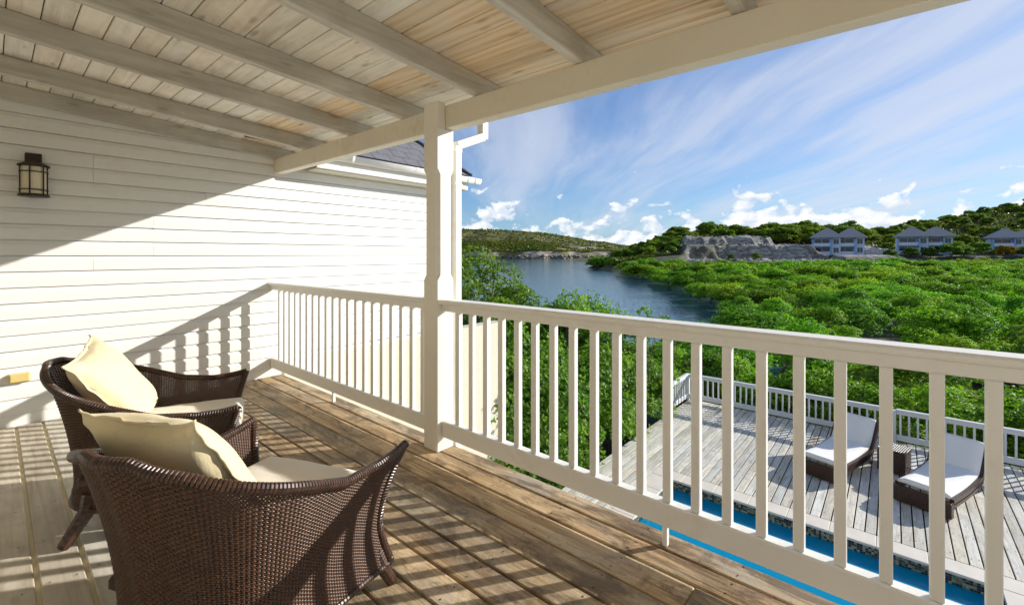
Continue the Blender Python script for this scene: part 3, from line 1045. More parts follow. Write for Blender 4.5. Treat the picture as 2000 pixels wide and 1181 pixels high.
# scrub over the far hill: one mass
P, Q, H, d_, tint = FH
rs = np.random.RandomState(3)
idx = []
flatP, flatQ, flatH, fd, ft = [a.ravel() for a in FH]
ok = np.where((fd > 6) & (fd < 260) & (ft < 0.5) & (flatP > -420))[0]
pick = rs.choice(ok, 16000)
jp = flatP[pick] + rs.uniform(-3, 3, len(pick))
jq = flatQ[pick] + rs.uniform(-4, 4, len(pick))
C = np.stack([RGT.x * jp + FWD.x * jq, RGT.y * jp + FWD.y * jq, flatH[pick] + rs.uniform(-0.2, 1.2, len(pick))], -1)
N = rs.normal(0, 0.35, (len(pick), 3)) + np.array([0, 0, 1.0])
N /= np.linalg.norm(N, axis=1, keepdims=True)
tn = np.clip(0.5 + 0.9 * np.array([mn.noise(Vector((a * 0.02, b * 0.02, 1.0))) for a, b in zip(jp, jq)]) + rs.normal(0, 0.2, len(pick)), 0, 1)
sm = leaves('hill_scrub', C, N, 6, 2.6, 1.6, 'scrub_leaf', rs, 0.8, tn)
tag(link('hill_scrub', sm), kind='stuff')

# low scrub over the slopes behind the quarry and villas: one mass
rs = np.random.RandomState(8)
n_s = 15000
uS = rs.uniform(0.2, 1.35, n_s)
qS = rs.uniform(150, 310, n_s)
pS = uS * qS
keep = ~((uS > 0.375) & (uS < 0.90) & (qS < 174)) & (pS > 33)
pS, qS = pS[keep], qS[keep]
hS = ground_h(pS, qS, 0.0)
keep = hS > -3
pS, qS, hS = pS[keep], qS[keep], hS[keep]
C = np.stack([RGT.x * pS + FWD.x * qS, RGT.y * pS + FWD.y * qS, hS + rs.uniform(0.0, 0.9, len(pS))], -1)
N = rs.normal(0, 0.4, (len(pS), 3)) + np.array([0, 0, 1.0])
N /= np.linalg.norm(N, axis=1, keepdims=True)
tag(link('slope_scrub', leaves('slope_scrub', C, N, 7, 1.15, 0.6, 'scrub_leaf', rs, 0.8, rs.uniform(0, 1, len(pS)))), kind='stuff')

# ================================================================== VILLAS
def villa(p, q, z, label, sc=1.0, yaw=0.0, car=False):
    v = thing('villa', PQ(p, q, z), label, 'villa', 'pale blue villas beyond the mangroves', math.atan2(RGT.y, RGT.x) + yaw)
    v.scale = (sc, sc, sc)
    # local x: to the right seen from the balcony, local y: away
    ca, sa = math.cos(rad(38)), math.sin(rad(38))

    def unit(ox, oy, full):
        Wd_, Dp, Ht = 7.4, 7.0, 5.5

        def T(a, b, c):   # a along the shaded front, b back from it
            return (ox + a * ca + b * sa, oy - a * sa + b * ca, c)

        def tbox(mb, a0, a1, b0, b1, z0, z1):
            pts = [T(a0, b0, z0), T(a1, b0, z0), T(a1, b1, z0), T(a0, b1, z0), T(a0, b0, z1), T(a1, b0, z1), T(a1, b1, z1), T(a0, b1, z1)]
            return mb.add(pts, [(0, 3, 2, 1), (4, 5, 6, 7), (0, 1, 5, 4), (1, 2, 6, 5), (2, 3, 7, 6), (3, 0, 4, 7)])
        link('wall', tbox(MB(), 0, Wd_, 0, Dp, -2.5, Ht).mesh('wall', 'villa_white'), v)
        # hip roof
        o_ = 0.9
        mb = MB()
        zt = Ht + 3.3
        pts = [T(-o_, -o_ - 1.2, Ht), T(Wd_ + o_, -o_ - 1.2, Ht), T(Wd_ + o_, Dp + o_, Ht), T(-o_, Dp + o_, Ht),
               T(-o_, -o_ - 1.2, Ht + 0.18), T(Wd_ + o_, -o_ - 1.2, Ht + 0.18), T(Wd_ + o_, Dp + o_, Ht + 0.18), T(-o_, Dp + o_, Ht + 0.18),
               T(Wd_ * 0.5 - 0.5, Dp * 0.42, zt), T(Wd_ * 0.5 + 0.5, Dp * 0.42, zt)]
        mb.add(pts, [(0, 3, 2, 1), (0, 1, 5, 4), (1, 2, 6, 5), (2, 3, 7, 6), (3, 0, 4, 7), (4, 5, 9, 8), (5, 6, 9), (6, 7, 8, 9), (7, 4, 8)])
        link('roof', mb.mesh('roof', 'villa_roof'), v)
        # wing walls with sloping tops beside the balconies
        for a0 in (-0.25, Wd_ - 2.6):
            mb = MB()
            pts = []
            for a_ in (a0, a0 + 0.25):
                pts += [T(a_, -2.6, -2.5), T(a_, -0.005, -2.5), T(a_, -0.005, Ht - 0.05), T(a_, -1.3, Ht - 0.25), T(a_, -2.6, Ht - 1.0)]
            mb.add(pts, [(0, 1, 2, 3, 4), (9, 8, 7, 6, 5), (0, 5, 6, 1), (1, 6, 7, 2), (2, 7, 8, 3), (3, 8, 9, 4), (4, 9, 5, 0)])
            link('wing_wall', mb.mesh('wing_wall', 'villa_blue'), v)
        for zf in (0.0, 2.75):
            mb = MB()
            tbox(mb, 0.02, Wd_ - 2.62, -2.3, -0.01, zf - 0.12, zf + 0.06)
            tbox(mb, 0.02, Wd_ - 2.62, -2.35, -2.25, zf + 0.06, zf + 0.95)
            link('balcony', mb.mesh('balcony', 'villa_white'), v)
            f_ = link('glass_door', tbox(MB(), 0.4, Wd_ - 3.0, -0.03, 0.02, zf + 0.1, zf + 2.3).mesh('glass_door', 'window_dark'), v)
            for aa in (0.35, 2.3, Wd_ - 2.98):
                link('door_frame', tbox(MB(), aa, aa + 0.12, -0.09, -0.02, zf + 0.08, zf + 2.35).mesh('door_frame', 'villa_white'), f_)
            for a0, a1 in ((Wd_ - 1.8, Wd_ - 0.5),):
                w_ = link('window', tbox(MB(), a0, a1, -0.05, 0.02, zf + 0.7, zf + 2.2).mesh('window', 'window_dark'), v)
                link('window_frame', tbox(MB(), (a0 + a1) / 2 - 0.04, (a0 + a1) / 2 + 0.04, -0.10, -0.04, zf + 0.7, zf + 2.2).mesh('window_frame', 'villa_white'), w_)
            if full:
                for b0, b1 in ((0.7, 2.2), (3.3, 4.2)):
                    w_ = link('window', tbox(MB(), Wd_ - 0.02, Wd_ + 0.05, b0, b1, zf + (0.7 if b0 < 3 else 0.05), zf + 2.2).mesh('window', 'window_dark'), v)
                    link('window_frame', tbox(MB(), Wd_ + 0.04, Wd_ + 0.10, b0 - 0.08, b1 + 0.08, zf + 2.2, zf + 2.32).mesh('window_frame', 'villa_white'), w_)
    unit(-9.5, 4.0, False)
    unit(-2.8, 2.6, True)
    return v


villa(114.0, 150, 1.3, 'pale blue two storey villa nearest the quarry, with bare rocky slope on its right', 1.03)
villa(140.5, 147, 1.5, 'middle pale blue villa with shrubs growing against its front', 1.03, 0.04)
villa(175.0, 150, 1.4, 'pale blue villa cut off by the right edge of the view', 1.0, 0.06)


# riprap boulders on the slope right of the left villa
def rock_np(rs, n=1):
    bm = bmesh.new()
    bmesh.ops.create_icosphere(bm, subdivisions=1, radius=1.0)
    V = np.array([v_.co for v_ in bm.verts])
    F = np.array([[v_.index for v_ in f.verts] for f in bm.faces])
    bm.free()
    return V, F


def boulders(name, pts, sizes, mat, seed, flatz=0.75):
    rs = np.random.RandomState(seed)
    V0, F0 = rock_np(rs)
    Vs, Fs = [], []
    for i, (p_, s_) in enumerate(zip(pts, sizes)):
        Vv = V0 * (1 + rs.normal(0, 0.16, (len(V0), 1))) * s_ * np.array([rs.uniform(0.8, 1.3), rs.uniform(0.8, 1.3), flatz])
        a = rs.uniform(0, 6.28)
        Rm = np.array([[math.cos(a), -math.sin(a), 0], [math.sin(a), math.cos(a), 0], [0, 0, 1]])
        Vs.append(Vv @ Rm.T + p_)
        Fs.append(F0 + len(V0) * i)
    me = np_mesh(name, np.concatenate(Vs), np.concatenate(Fs), mat)
    return tag(link(name, me), kind='stuff')


rs = np.random.RandomState(21)
pts, szs = [], []
for i in range(1100):
    p = rs.uniform(117.5, 132)
    q = rs.uniform(138, 158)
    t_ = (q - 138) / 20
    z = -1.5 + 5.6 * t_ + 0.9 * math.sin((p - 117) * 0.35)
    pts.append(np.array(PQ(p, q, z)))
    szs.append(rs.uniform(0.28, 0.75))
boulders('boulders', pts, szs, 'boulder', 31)
# stone retaining wall next to the left villa and loose stones on the quarry benches
pts, szs = [], []
for i in range(420):
    p = rs.uniform(92, 101)
    t_ = rs.random()
    pts.append(np.array(PQ(p, 148.5 + 3.0 * t_, 0.0 + 4.6 * t_)))
    szs.append(rs.uniform(0.25, 0.55))
for i in range(420):
    p = rs.uniform(54, 98)
    q = 140 + rs.uniform(-6, 8)
    pts.append(np.array(PQ(p, q, -0.7 + rs.uniform(0, 0.3))))
    szs.append(rs.uniform(0.15, 0.5))
for i in range(340):
    p = rs.uniform(62, 102)
    q = 164 + rs.uniform(-8, 3)
    pts.append(np.array(PQ(p, q, 4.5 + rs.uniform(0, 0.3))))
    szs.append(rs.uniform(0.12, 0.4))
boulders('quarry_stones', pts, szs, 'boulder', 37)
# rocks of the far shore
pts, szs = [], []
for i in range(900):
    p = rs.uniform(-140, 190)
    j = np.argmin(np.abs(FH[0][0] - p))
    sh = FH[1][:, j][np.argmin(np.abs(FH[3][:, j]))]
    pts.append(np.array(PQ(p, sh + rs.uniform(-4, 7), WATER + rs.uniform(0.0, 4.2))))
    szs.append(rs.uniform(0.8, 2.6))
boulders('shore_rocks', pts, szs, 'shore_rock', 41)

# small white car parked beside the left villa
car = thing('parked_car', PQ(124.3, 156, 3.15), 'small white car parked on the bank right of the left villa', 'car', None, math.atan2(RGT.y, RGT.x) + 0.5)
mb = MB()
sec = [(-2.0, 0.35, 0.75), (-1.95, 0.3, 0.9), (-1.0, 0.28, 1.0), (0.9, 0.28, 1.0), (1.9, 0.3, 0.85), (2.0, 0.35, 0.7)]
pts = []
for x, z0, z1 in sec:
    pts += [(x, -0.85, z0), (x, 0.85, z0), (x, 0.82, z1), (x, -0.82, z1)]
fs = [(0, 1, 2, 3), (20, 23, 22, 21)]
for i in range(5):
    for j in range(4):
        fs.append((i * 4 + j, i * 4 + 4 + j, i * 4 + 4 + (j + 1) % 4, i * 4 + (j + 1) % 4))
link('body', mb.add(pts, fs).mesh('body', 'white_car', 0.05), car)
mb = MB().add([(-1.2, -0.78, 1.0), (1.1, -0.78, 1.0), (1.1, 0.78, 1.0), (-1.2, 0.78, 1.0), (-0.8, -0.65, 1.48), (0.5, -0.65, 1.48), (0.5, 0.65, 1.48), (-0.8, 0.65, 1.48)],
              [(0, 3, 2, 1), (4, 5, 6, 7), (0, 1, 5, 4), (1, 2, 6, 5), (2, 3, 7, 6), (3, 0, 4, 7)])
link('cabin_glass', mb.mesh('cabin_glass', 'window_dark', 0.04), car)
link('cabin_roof', MB().box(-0.75, 0.45, -0.64, 0.64, 1.483, 1.53).mesh('cabin_roof', 'white_car', 0.02), car)
wh = MB().tube([(0, -0.1, 0), (0, 0.1, 0)], 0.32, 12).mesh('wheel', 'dark_gap')
for x in (-1.3, 1.25):
    for y in (-0.8, 0.8):
        link('wheel', wh, car, (x, y, 0.32))

# ================================================================== POOL TERRACE
ZL = -2.8
deck = setting('pool_deck', (0, 0, ZL))
PITCH = 0.1365
y = -7.0 + 0.051 % PITCH
yk = 0.051 - PITCH * 60
rsd = random.Random(9)
while yk < 4.36:
    x0, x1 = 8.42, 12.92
    if yk > 3.44:
        x0 = 4.0
    if yk + PITCH < -1.44:
        x0 = 4.0
    segs = [(x0, x1)]
    if x1 - x0 > 6 or rsd.random() < 0.42:
        c = rsd.uniform(x0 + 1.4, x1 - 1.3)
        segs = [(x0, c - 0.002), (c + 0.002, x1)]
    for a, b in segs:
        g_ = rsd.uniform(0.82, 1.18)
        warm = rsd.uniform(-0.04, 0.05)
        wv = PITCH - 0.017 + rsd.uniform(-0.002, 0.002)
        L_ = round((b - a) * 4) / 4
        me = boxmesh('deck_board', L_, PITCH - 0.017, 0.03, 'pool_deck_wood', 0.003)
        o = link('deck_board', me, deck, (b - L_ / 2 if (a, b) == segs[-1] else a + L_ / 2, yk + PITCH / 2, -0.015 + rsd.uniform(-0.0015, 0.0015)), col=(g_ * (1 + warm), g_, g_ * (1 - warm * 1.3)))
        if L_ < b - a - 0.002:
            o.scale = ((b - a) / L_, 1, 1)
            o.location.x = (a + b) / 2
        elif L_ > b - a:
            o.scale = ((b - a) / L_, 1, 1)
            o.location.x = (a + b) / 2
    yk += PITCH
# joists under the deck boards
for x in np.arange(8.6, 12.9, 0.6):
    box('deck_joist', x - 0.025, x + 0.025, -8.1, 4.36, ZL - 0.19, ZL - 0.0325, 'dark_gap', deck, 0)

# pool: basin, water, tiles, coping
PX0, PX1, PY0, PY1 = 4.45, 8.10, -1.03, 3.09
pool = setting('pool_basin', (0, 0, ZL))
box('basin_floor', PX0 - .1, PX1 + .1, PY0 - .1, PY1 + .1, ZL - 1.5, ZL - 1.4, 'pool_plaster', pool, 0)
for nm_, a in (('basin_wall', (PX1, PX1 + .1, PY0 - .1, PY1 + .1)), ('basin_wall', (PX0 - .1, PX0, PY0 - .1, PY1 + .1)), ('basin_wall', (PX0, PX1, PY1, PY1 + .1)), ('basin_wall', (PX0, PX1, PY0 - .1, PY0))):
    box(nm_, a[0], a[1], a[2], a[3], ZL - 1.4, ZL - 0.036, 'pool_plaster', pool, 0)
box('pool_step', PX1 - 0.55, PX1 - 0.0, PY0, PY1, ZL - 1.39, ZL - 0.75, 'pool_plaster', pool, 0)
pw = MB().add([(PX0, PY0, 0), (PX1, PY0, 0), (PX1, PY1, 0), (PX0, PY1, 0)], [(0, 1, 2, 3)]).mesh('pool_water', 'pool_water')
tag(link('pool_water', pw, loc=(0, 0, ZL - 0.165)), kind='structure')
# mosaic band: little tiles, too small to pick apart
V, F, T = [], [], []
tsz = 0.0325


def tile(c, uax, n):
    k = len(V)
    up = Vector((0, 0, 1))
    h = tsz * 0.475
    for d_, e in ((0, 1.0), (0.004, 0.86)):
        for a, b in ((-1, -1), (1, -1), (1, 1), (-1, 1)):
            V.append(tuple(Vector(c) + uax * (a * h * e) + up * (b * h * e) + n * d_))
    tv = R.choice([0.1, 0.1, 0.1, 0.35, 0.35, 0.5, 0.5, 0.75, 0.75, 0.75, 1.0])
    T.extend([tv] * 8)
    F.extend([(k + 4, k + 5, k + 6, k + 7)] + [(k + i, k + (i + 1) % 4, k + 4 + (i + 1) % 4, k + 4 + i) for i in range(4)])


for r_ in range(5):
    z = ZL - 0.055 - tsz * r_
    for i in range(int((PY1 - PY0) / tsz)):
        tile((PX1 - 0.002, PY0 + (i + .5) * tsz, z), Vector((0, -1, 0)), Vector((-1, 0, 0)))
    for i in range(int((PX1 - PX0) / tsz)):
        tile((PX0 + (i + .5) * tsz, PY1 - 0.002, z), Vector((1, 0, 0)), Vector((0, -1, 0)))
        tile((PX0 + (i + .5) * tsz, PY0 + 0.002, z), Vector((-1, 0, 0)), Vector((0, 1, 0)))
tag(link('mosaic_tiles', np_mesh('mosaic_tiles', V, F, 'mosaic', tint=T), pool, (0, 0, -ZL)), kind='stuff')
box('tile_backing', PX1 - 0.0012, PX1 + 0.001, PY0 + .003, PY1 - .003, ZL - 0.22, ZL - 0.0365, 'pebble_grey', pool, 0)
box('tile_backing', PX0 + .003, PX1 - 0.003, PY1 - 0.0012, PY1 + 0.001, ZL - 0.22, ZL - 0.0365, 'pebble_grey', pool, 0)
box('tile_backing', PX0 + .003, PX1 - 0.003, PY0 - 0.001, PY0 + 0.0012, ZL - 0.22, ZL - 0.0365, 'pebble_grey', pool, 0)
cop = setting('pool_coping', (0, 0, ZL))
n_ = 9
for i in range(n_):
    a = -1.449 + (3.462 + 1.449) * i / n_
    b = -1.449 + (3.462 + 1.449) * (i + 1) / n_
    g_ = R.uniform(0.92, 1.06)
    box('coping_slab', PX1 - 0.02, PX1 + 0.305, a + 0.002, b - 0.002, ZL - 0.035, ZL + 0.002, 'coping_stone', cop, 0.006)
for i in range(7):
    a = PX0 + (PX1 - 0.025 - PX0) * i / 7
    b = PX0 + (PX1 - 0.025 - PX0) * (i + 1) / 7
    box('coping_slab', a + 0.002, b - 0.002, PY1 - 0.02, 3.462, ZL - 0.035, ZL + 0.002, 'coping_stone', cop, 0.006)
    box('coping_slab', a + 0.002, b - 0.002, -1.449, PY0 + 0.02, ZL - 0.035, ZL + 0.002, 'coping_stone', cop, 0.006)
# stone terrace under the balcony
tr = MB().box(-9, PX0 - 0.1, -10, 5.07, -0.12, 0.0).mesh('lower_terrace', 'patio_stone')
tag(link('lower_terrace', tr, loc=(0, 0, ZL)), kind='structure')


def make_rail_run(name, a, b, label, group, z0, spec, posts=(), nb=None):
    """white railing along a straight line: cap, lower rails, balusters, posts"""
    a, b = Vector(a), Vector(b)
    d = b - a
    L = d.length
    o = thing(name, (a.x, a.y, z0), label, 'railing', group, math.atan2(d.y, d.x))
    cw, ct, sw, st_, bw, bt, zb0, zb1, ztop, bs_, mat = spec
    link('top_rail', MB().box(0, L, -cw / 2, cw / 2, ztop - ct, ztop).mesh('top_rail', mat, 0.006), o)
    link('sub_rail', MB().box(0.001, L - 0.001, -sw / 2, sw / 2, ztop - ct - st_, ztop - ct - 0.0008).mesh('sub_rail', mat, 0.004), o)
    link('bottom_rail', MB().box(0.001, L - 0.001, -bw / 2, bw / 2, zb0, zb1).mesh('bottom_rail', mat, 0.006), o)
    hb = ztop - ct - st_ - zb1 - 0.001
    me = boxmesh('baluster', bs_, bs_, hb, mat, 0.003)
    n = nb
    for i in range(n):
        link('baluster', me, o, ((i + 0.5) * L / n, 0, zb1 + hb / 2 + 0.0005))
    for t_, pw_, ph in posts:
        link('rail_post', MB().box(t_ - pw_ / 2, t_ + pw_ / 2, -pw_ / 2, pw_ / 2, 0.003, ph).mesh('rail_post', mat, 0.006), o)
    return o


POOLSPEC = (0.10, 0.035, 0.045, 0.075, 0.045, 0.09, 0.07, 0.19, 0.745, 0.034, 'deck_rail_paint')
make_rail_run('deck_railing', (12.80, 0.105, 0), (12.80, 4.36, 0), 'long low white railing along the far edge of the pool deck, left of the post', 'railings of the pool deck', ZL, POOLSPEC, ((-0.076, 0.148, 0.71), ), 31)
make_rail_run('deck_railing', (12.80, -8.0, 0), (12.80, -0.047, 0), 'low white railing behind the right lounger at the far edge of the pool deck', 'railings of the pool deck', ZL, POOLSPEC, ((2.6, 0.11, 0.70),), 57)
make_rail_run('deck_railing', (11.35, 4.42, 0), (12.84, 4.42, 0), 'short white side railing at the left corner of the pool deck', 'railings of the pool deck', ZL, POOLSPEC, ((1.45, 0.11, 0.70), (0.05, 0.10, 0.70)), 11)


# sun loungers: woven base, curved canvas pad, tall back
def arc_profile():
    # side line of the seat: x from the foot end, z height of the pad underside
    pts = []
    for i in range(33):
        t_ = i / 32
        if t_ < 0.62:
            k = t_ / 0.62
            x = 1.40 * k
            z = 0.285 - 0.065 * math.sin(k * math.pi * 0.75) + 0.05 * k
        else:
            k = (t_ - 0.62) / 0.38
            x0, z0 = 1.40, 0.285 - 0.065 * math.sin(math.pi * 0.75) + 0.05
            x = x0 + 0.33 * k + 0.0 * k * k
            z = z0 + 0.09 * k + 0.39 * k ** 1.15
        pts.append((x, z))
    return pts


def lounger(loc, yaw, label):
    o = thing('sun_lounger', loc, label, 'sun lounger', 'sun loungers on the pool deck', yaw)
    w2 = 0.325
    prof = arc_profile()
    # canvas pad
    mb = MB()
    n = len(prof)
    ny = 9
    vs = []
    for side in (1, 0):
        for i, (x, z) in enumerate(prof):
            j0, j1 = prof[max(0, i - 1)], prof[min(n - 1, i + 1)]
            tx, tz = j1[0] - j0[0], j1[1] - j0[1]
            l_ = math.hypot(tx, tz)
            nx, nz = -tz / l_, tx / l_
            for j in range(ny):
                yy = -w2 + 2 * w2 * j / (ny - 1)
                th = 0.075 * side * (1 - abs(2 * j / (ny - 1) - 1) ** 8 * 0.6)
                bow = 0.03 * (1 - (yy / w2) ** 2) * (1 if i > n * 0.62 else 0) * (i / n - 0.62) * 2.0
                vs.append((x + nx * th + bow, yy, z + nz * th + 0.012))
    fs = []
    for s_ in (0, 1):
        for i in range(n - 1):
            for j in range(ny - 1):
                k = s_ * n * ny + i * ny + j
                fs.append((k, k + 1, k + ny + 1, k + ny))
    for i in range(n - 1):
        for j in (0, ny - 1):
            k = i * ny + j
            fs.append((k, k + ny, k + ny + n * ny, k + n * ny))
    for j in range(ny - 1):
        for i in (0, n - 1):
            k = i * ny + j
            fs.append((k, k + 1, k + 1 + n * ny, k + n * ny))
    mb.add(vs, fs)
    me = mb.mesh('mattress', 'lounger_canvas', smooth=True)
    link('mattress', me, o)
    # curved woven side rails under the pad, double strip with a light edge
    for s_ in (-1, 1):
        for off, hh in ((0.0, 0.05), (0.085, 0.035)):
            mb = MB()
            vs = []
            for x, z in prof:
                for yy in (s_ * (w2 - 0.01), s_ * (w2 + 0.045)):
                    vs += [(x + 0.02, yy, z - off - hh + 0.0), (x + 0.02, yy, z - off + 0.01)]
            fs = []
            for i in range(n - 1):
                for a, b in ((0, 1), (1, 3), (3, 2), (2, 0)):
                    k = i * 4
                    fs.append((k + a, k + b, k + 4 + b, k + 4 + a))
            fs += [(0, 2, 3, 1), (4 * n - 4, 4 * n - 3, 4 * n - 1, 4 * n - 2)]
            link('side_rail', mb.add(vs, fs).mesh('side_rail', 'wicker'), o)
    # woven foot block and rear support
    link('foot_block', woven_block(0.10, 2 * w2 + 0.09, 0.265, 'foot_block'), o, (-0.055, 0, 0.0))
    for s_ in (-1, 1):
        link('leg', MB().box(-0.04, 0.04, -0.03, 0.03, -0.02, 0.012).mesh('leg', 'wicker'), o, (0.0, s_ * (w2 - 0.02), 0.02))
        link('rear_leg', MB().bar((1.15, s_ * (w2 - 0.02), 0.19), (1.55, s_ * (w2 - 0.02), 0.006), 0.045, 0.05).mesh('rear_leg', 'wicker'), o)
    mb = MB()
    for x, z in prof[20:]:
        mb.bar((x + 0.035, -w2, z - 0.035), (x + 0.035, w2, z - 0.035), 0.02, 0.035)
    link('back_slats', mb.mesh('back_slats', 'wicker'), o)
    return o


_wb = {}


def woven_block(sx, sy, sz, name):
    """box whose sides are built of woven courses"""
    k_ = (sx, sy, sz, name)
    if k_ in _wb:
        return _wb[k_]
    mb = MB().box(-sx / 2 + .006, sx / 2 - .006, -sy / 2 + .006, sy / 2 - .006, 0.02, sz - .008)
    rows = int((sz - 0.03) / 0.017)
    for r_ in range(rows):
        z = 0.03 + (sz - 0.04) * (r_ + 0.5) / rows
        h = (sz - 0.04) / rows * 0.42
        for y_ in (-1, 1):
            n = max(2, int(sx / 0.03))
            for i in range(n):
                a = -sx / 2 + sx * i / n
                e = 0.0025 * ((i + r_) % 2)
                mb.box(a + .001, a + sx / n - .001, y_ * (sy / 2 - 0.003) - .004 + e * y_, y_ * (sy / 2 - 0.003) + .003 + e * y_, z - h, z + h)
        n = max(2, int(sy / 0.03))
        for x_ in (-1, 1):
            for i in range(n):
                a = -sy / 2 + sy * i / n
                e = 0.0025 * ((i + r_) % 2)
                mb.box(x_ * (sx / 2 - 0.003) - .004 + e * x_, x_ * (sx / 2 - 0.003) + .003 + e * x_, a + .001, a + sy / n - .001, z - h, z + h)
    _wb[k_] = mb.mesh(name, 'wicker')
    return _wb[k_]


lounger((9.93, 1.05, ZL + 0.002), math.atan2(-0.275, 0.96), 'dark wicker lounger with white pad left of the woven side table on the deck')
lounger((9.80, -0.36, ZL + 0.002), math.atan2(-0.32, 0.945), 'dark wicker lounger with white pad right of the woven side table on the deck')

tb = thing('side_table', (11.15, -0.01, ZL + 0.002), 'dark woven cube side table with slatted top between the two loungers', 'side table', None, rad(-13))
link('table_body', woven_block(0.41, 0.41, 0.42, 'table_body'), tb)
for i in range(13):
    a = -0.21 + 0.42 * i / 13
    link('slat', boxmesh('slat', 0.44, 0.42 / 13 - 0.006, 0.02, 'wicker', 0.003), tb, (0, a + 0.42 / 26, 0.436))

# ================================================================== HOUSE WING (left)
YW = 5.075
wing = thing('house_wing', (0, 0, 0), 'white clapboard house wing with slate roof and white gutter at the end of the balcony', 'building')
wall = link('wall', MB().box(-2.4, 4.40, YW + 0.0125, YW + 0.25, -0.3, 2.62).mesh('wall', 'siding_paint'), wing)
PITCHS = 0.1208
prof = [(0.0, 0.019), (0.080, 0.019), (0.088, 0.0175), (0.096, 0.0125), (0.105, 0.0085), (0.1150, 0.007), (0.1150, -0.012), (0.0, -0.012)]


def siding(L, h=1.0):
    key = ('siding', round(L, 3), h)
    if key not in _box:
        mb = MB()
        vs = []
        for x in (0, L):
            vs += [(x, -d_, z * h) for z, d_ in prof]
        m_ = len(prof)
        mb.add(vs, [tuple(range(m_)), tuple(reversed(range(m_, 2 * m_)))] + [(i, (i + 1) % m_, m_ + (i + 1) % m_, m_ + i) for i in range(m_)])
        _box[key] = mb.mesh('siding_board', 'siding_paint')
    return _box[key]


rsw = random.Random(4)
k = 0
z = 1.292 - PITCHS * 10
while z < 2.52:
    cuts = [-2.4]
    j = rsw.choice([0.55, 0.95, 1.35, 2.35, 2.7, 3.05])
    cuts += ([j] if rsw.random() < 0.4 else []) + [4.40]
    if z < 0.14:
        cuts = [-2.4, 2.04]
    for a, b in zip(cuts[:-1], cuts[1:]):
        g_ = rsw.uniform(0.965, 1.01)
        o = link('siding_board', siding(b - a - 0.002), wall, (a, YW, z + rsw.uniform(-0.0022, 0.0022)), (0, rsw.uniform(-0.0007, 0.0007), 0), col=(g_, g_, g_))
    z += PITCHS
# board below the first course, meeting the balcony floor
link('skirt_board', MB().box(-2.4, 2.05, YW - 0.014, YW, -0.02, 0.0835).mesh('skirt_board', 'siding_paint', 0.002), wing)
# eave: soffit, fascia, gutter
ex0, ex1 = 2.33, 4.60
link('soffit', MB().box(ex0, ex1, 4.846, YW - 0.0185, 2.242, 2.262).mesh('soffit', 'beam_paint', 0.002), wing)
link('fascia', MB().box(ex0, ex1 + 0.02, 4.82, 4.844, 2.258, 2.43).mesh('fascia', 'gutter_plastic', 0.002), wing)
mb = MB()
gx0, gx1 = 2.47, 4.82
n = 12
for x in (gx0, gx1):
    for r_ in (0.046, 0.043):
        for j in range(n + 1):
            a = math.pi + math.pi * j / n
            mb.v.append((x, 4.772 + r_ * math.cos(a), 2.435 + r_ * 1.75 * math.sin(a)))
m_ = n + 1
for r_ in (0, 1):
    for j in range(n):
        mb.f.append((r_ * m_ + j, r_ * m_ + j + 1, 2 * m_ + r_ * m_ + j + 1, 2 * m_ + r_ * m_ + j))
for e in (0, 2 * m_):
    mb.f.append(tuple(e + j for j in range(m_)))
gut = link('gutter', mb.mesh('gutter', 'gutter_plastic', smooth=True), wing)
for x in (2.72, 3.62, 4.55, 4.70):
    mb = MB()
    for xx in (x - 0.016, x + 0.016):
        for j in range(n + 1):
            a = math.pi + math.pi * j / n
            mb.v.append((xx, 4.772 + 0.0495 * math.cos(a), 2.437 + 0.0495 * 1.72 * math.sin(a)))
    for j in range(n):
        mb.f.append((j, j + 1, m_ + j + 1, m_ + j))
    link('gutter_joint', mb.mesh('gutter_joint', 'gutter_plastic'), gut)
# hip roof with slates
slope = 0.88
ey, ez = 4.775, 2.462
cx_ = 4.665
run = 1.62
roof = link('roof', MB().add([(1.6, ey + .02, ez - 0.02), (cx_ - .02, ey + .02, ez - 0.02), (cx_ - run, ey + run, ez + run * slope - 0.025), (1.6, ey + run, ez + run * slope - 0.025),
                              (cx_ - .02, ey + 2 * run, ez - 0.02)], [(0, 1, 2, 3), (1, 4, 2)]).mesh('roof', 'slate'), wing)
th = math.atan(slope)
sh_w, sh_e = 0.235, 0.16
sh = MB().box(-sh_w / 2 + .003, sh_w / 2 - .003, 0, 0.25, 0, 0.009).mesh('shingle', 'slate', 0.001)
row = 0
while True:
    s0 = row * sh_e
    if s0 * math.cos(th) > run - 0.18:
        break
    off = (row % 2) * sh_w / 2
    x = 2.2 + off
    while x + sh_w * 0.35 < cx_ - s0 * math.cos(th):
        g_ = rsw.choice([0.75, 0.9, 1.0, 1.15, 1.35])
        o = link('shingle', sh, roof, (x, ey + s0 * math.cos(th) - 0.003, ez + s0 * math.sin(th) - 0.006 + rsw.uniform(0, 0.003)), (th - 0.035, 0, 0))
        x += sh_w
    row += 1
hipd = Vector((-1, 1, slope)).normalized()
link('hip_cap', MB().bar(Vector((cx_ - 0.01, ey - 0.01, ez + 0.012)), Vector((cx_, ey, ez + 0.012)) + hipd * 2.3, 0.10, 0.018).mesh('hip_cap', 'slate'), wing)
link('roof_edge', MB().box(2.2, cx_ - 0.02, ey - 0.004, ey + 0.03, ez - 0.055, ez - 0.022).mesh('roof_edge', 'moss_edge'), wing)

# cream rendered wall carrying the wing and running out past its corner
rw = link('rendered_wall', MB().box(2.075, 5.72, YW - 0.008, YW + 0.24, -4.2, 0.150).mesh('rendered_wall', 'render_cream', 0.01))
tag(rw, 'smooth cream rendered wall seen through the balusters beyond the white post', 'wall')

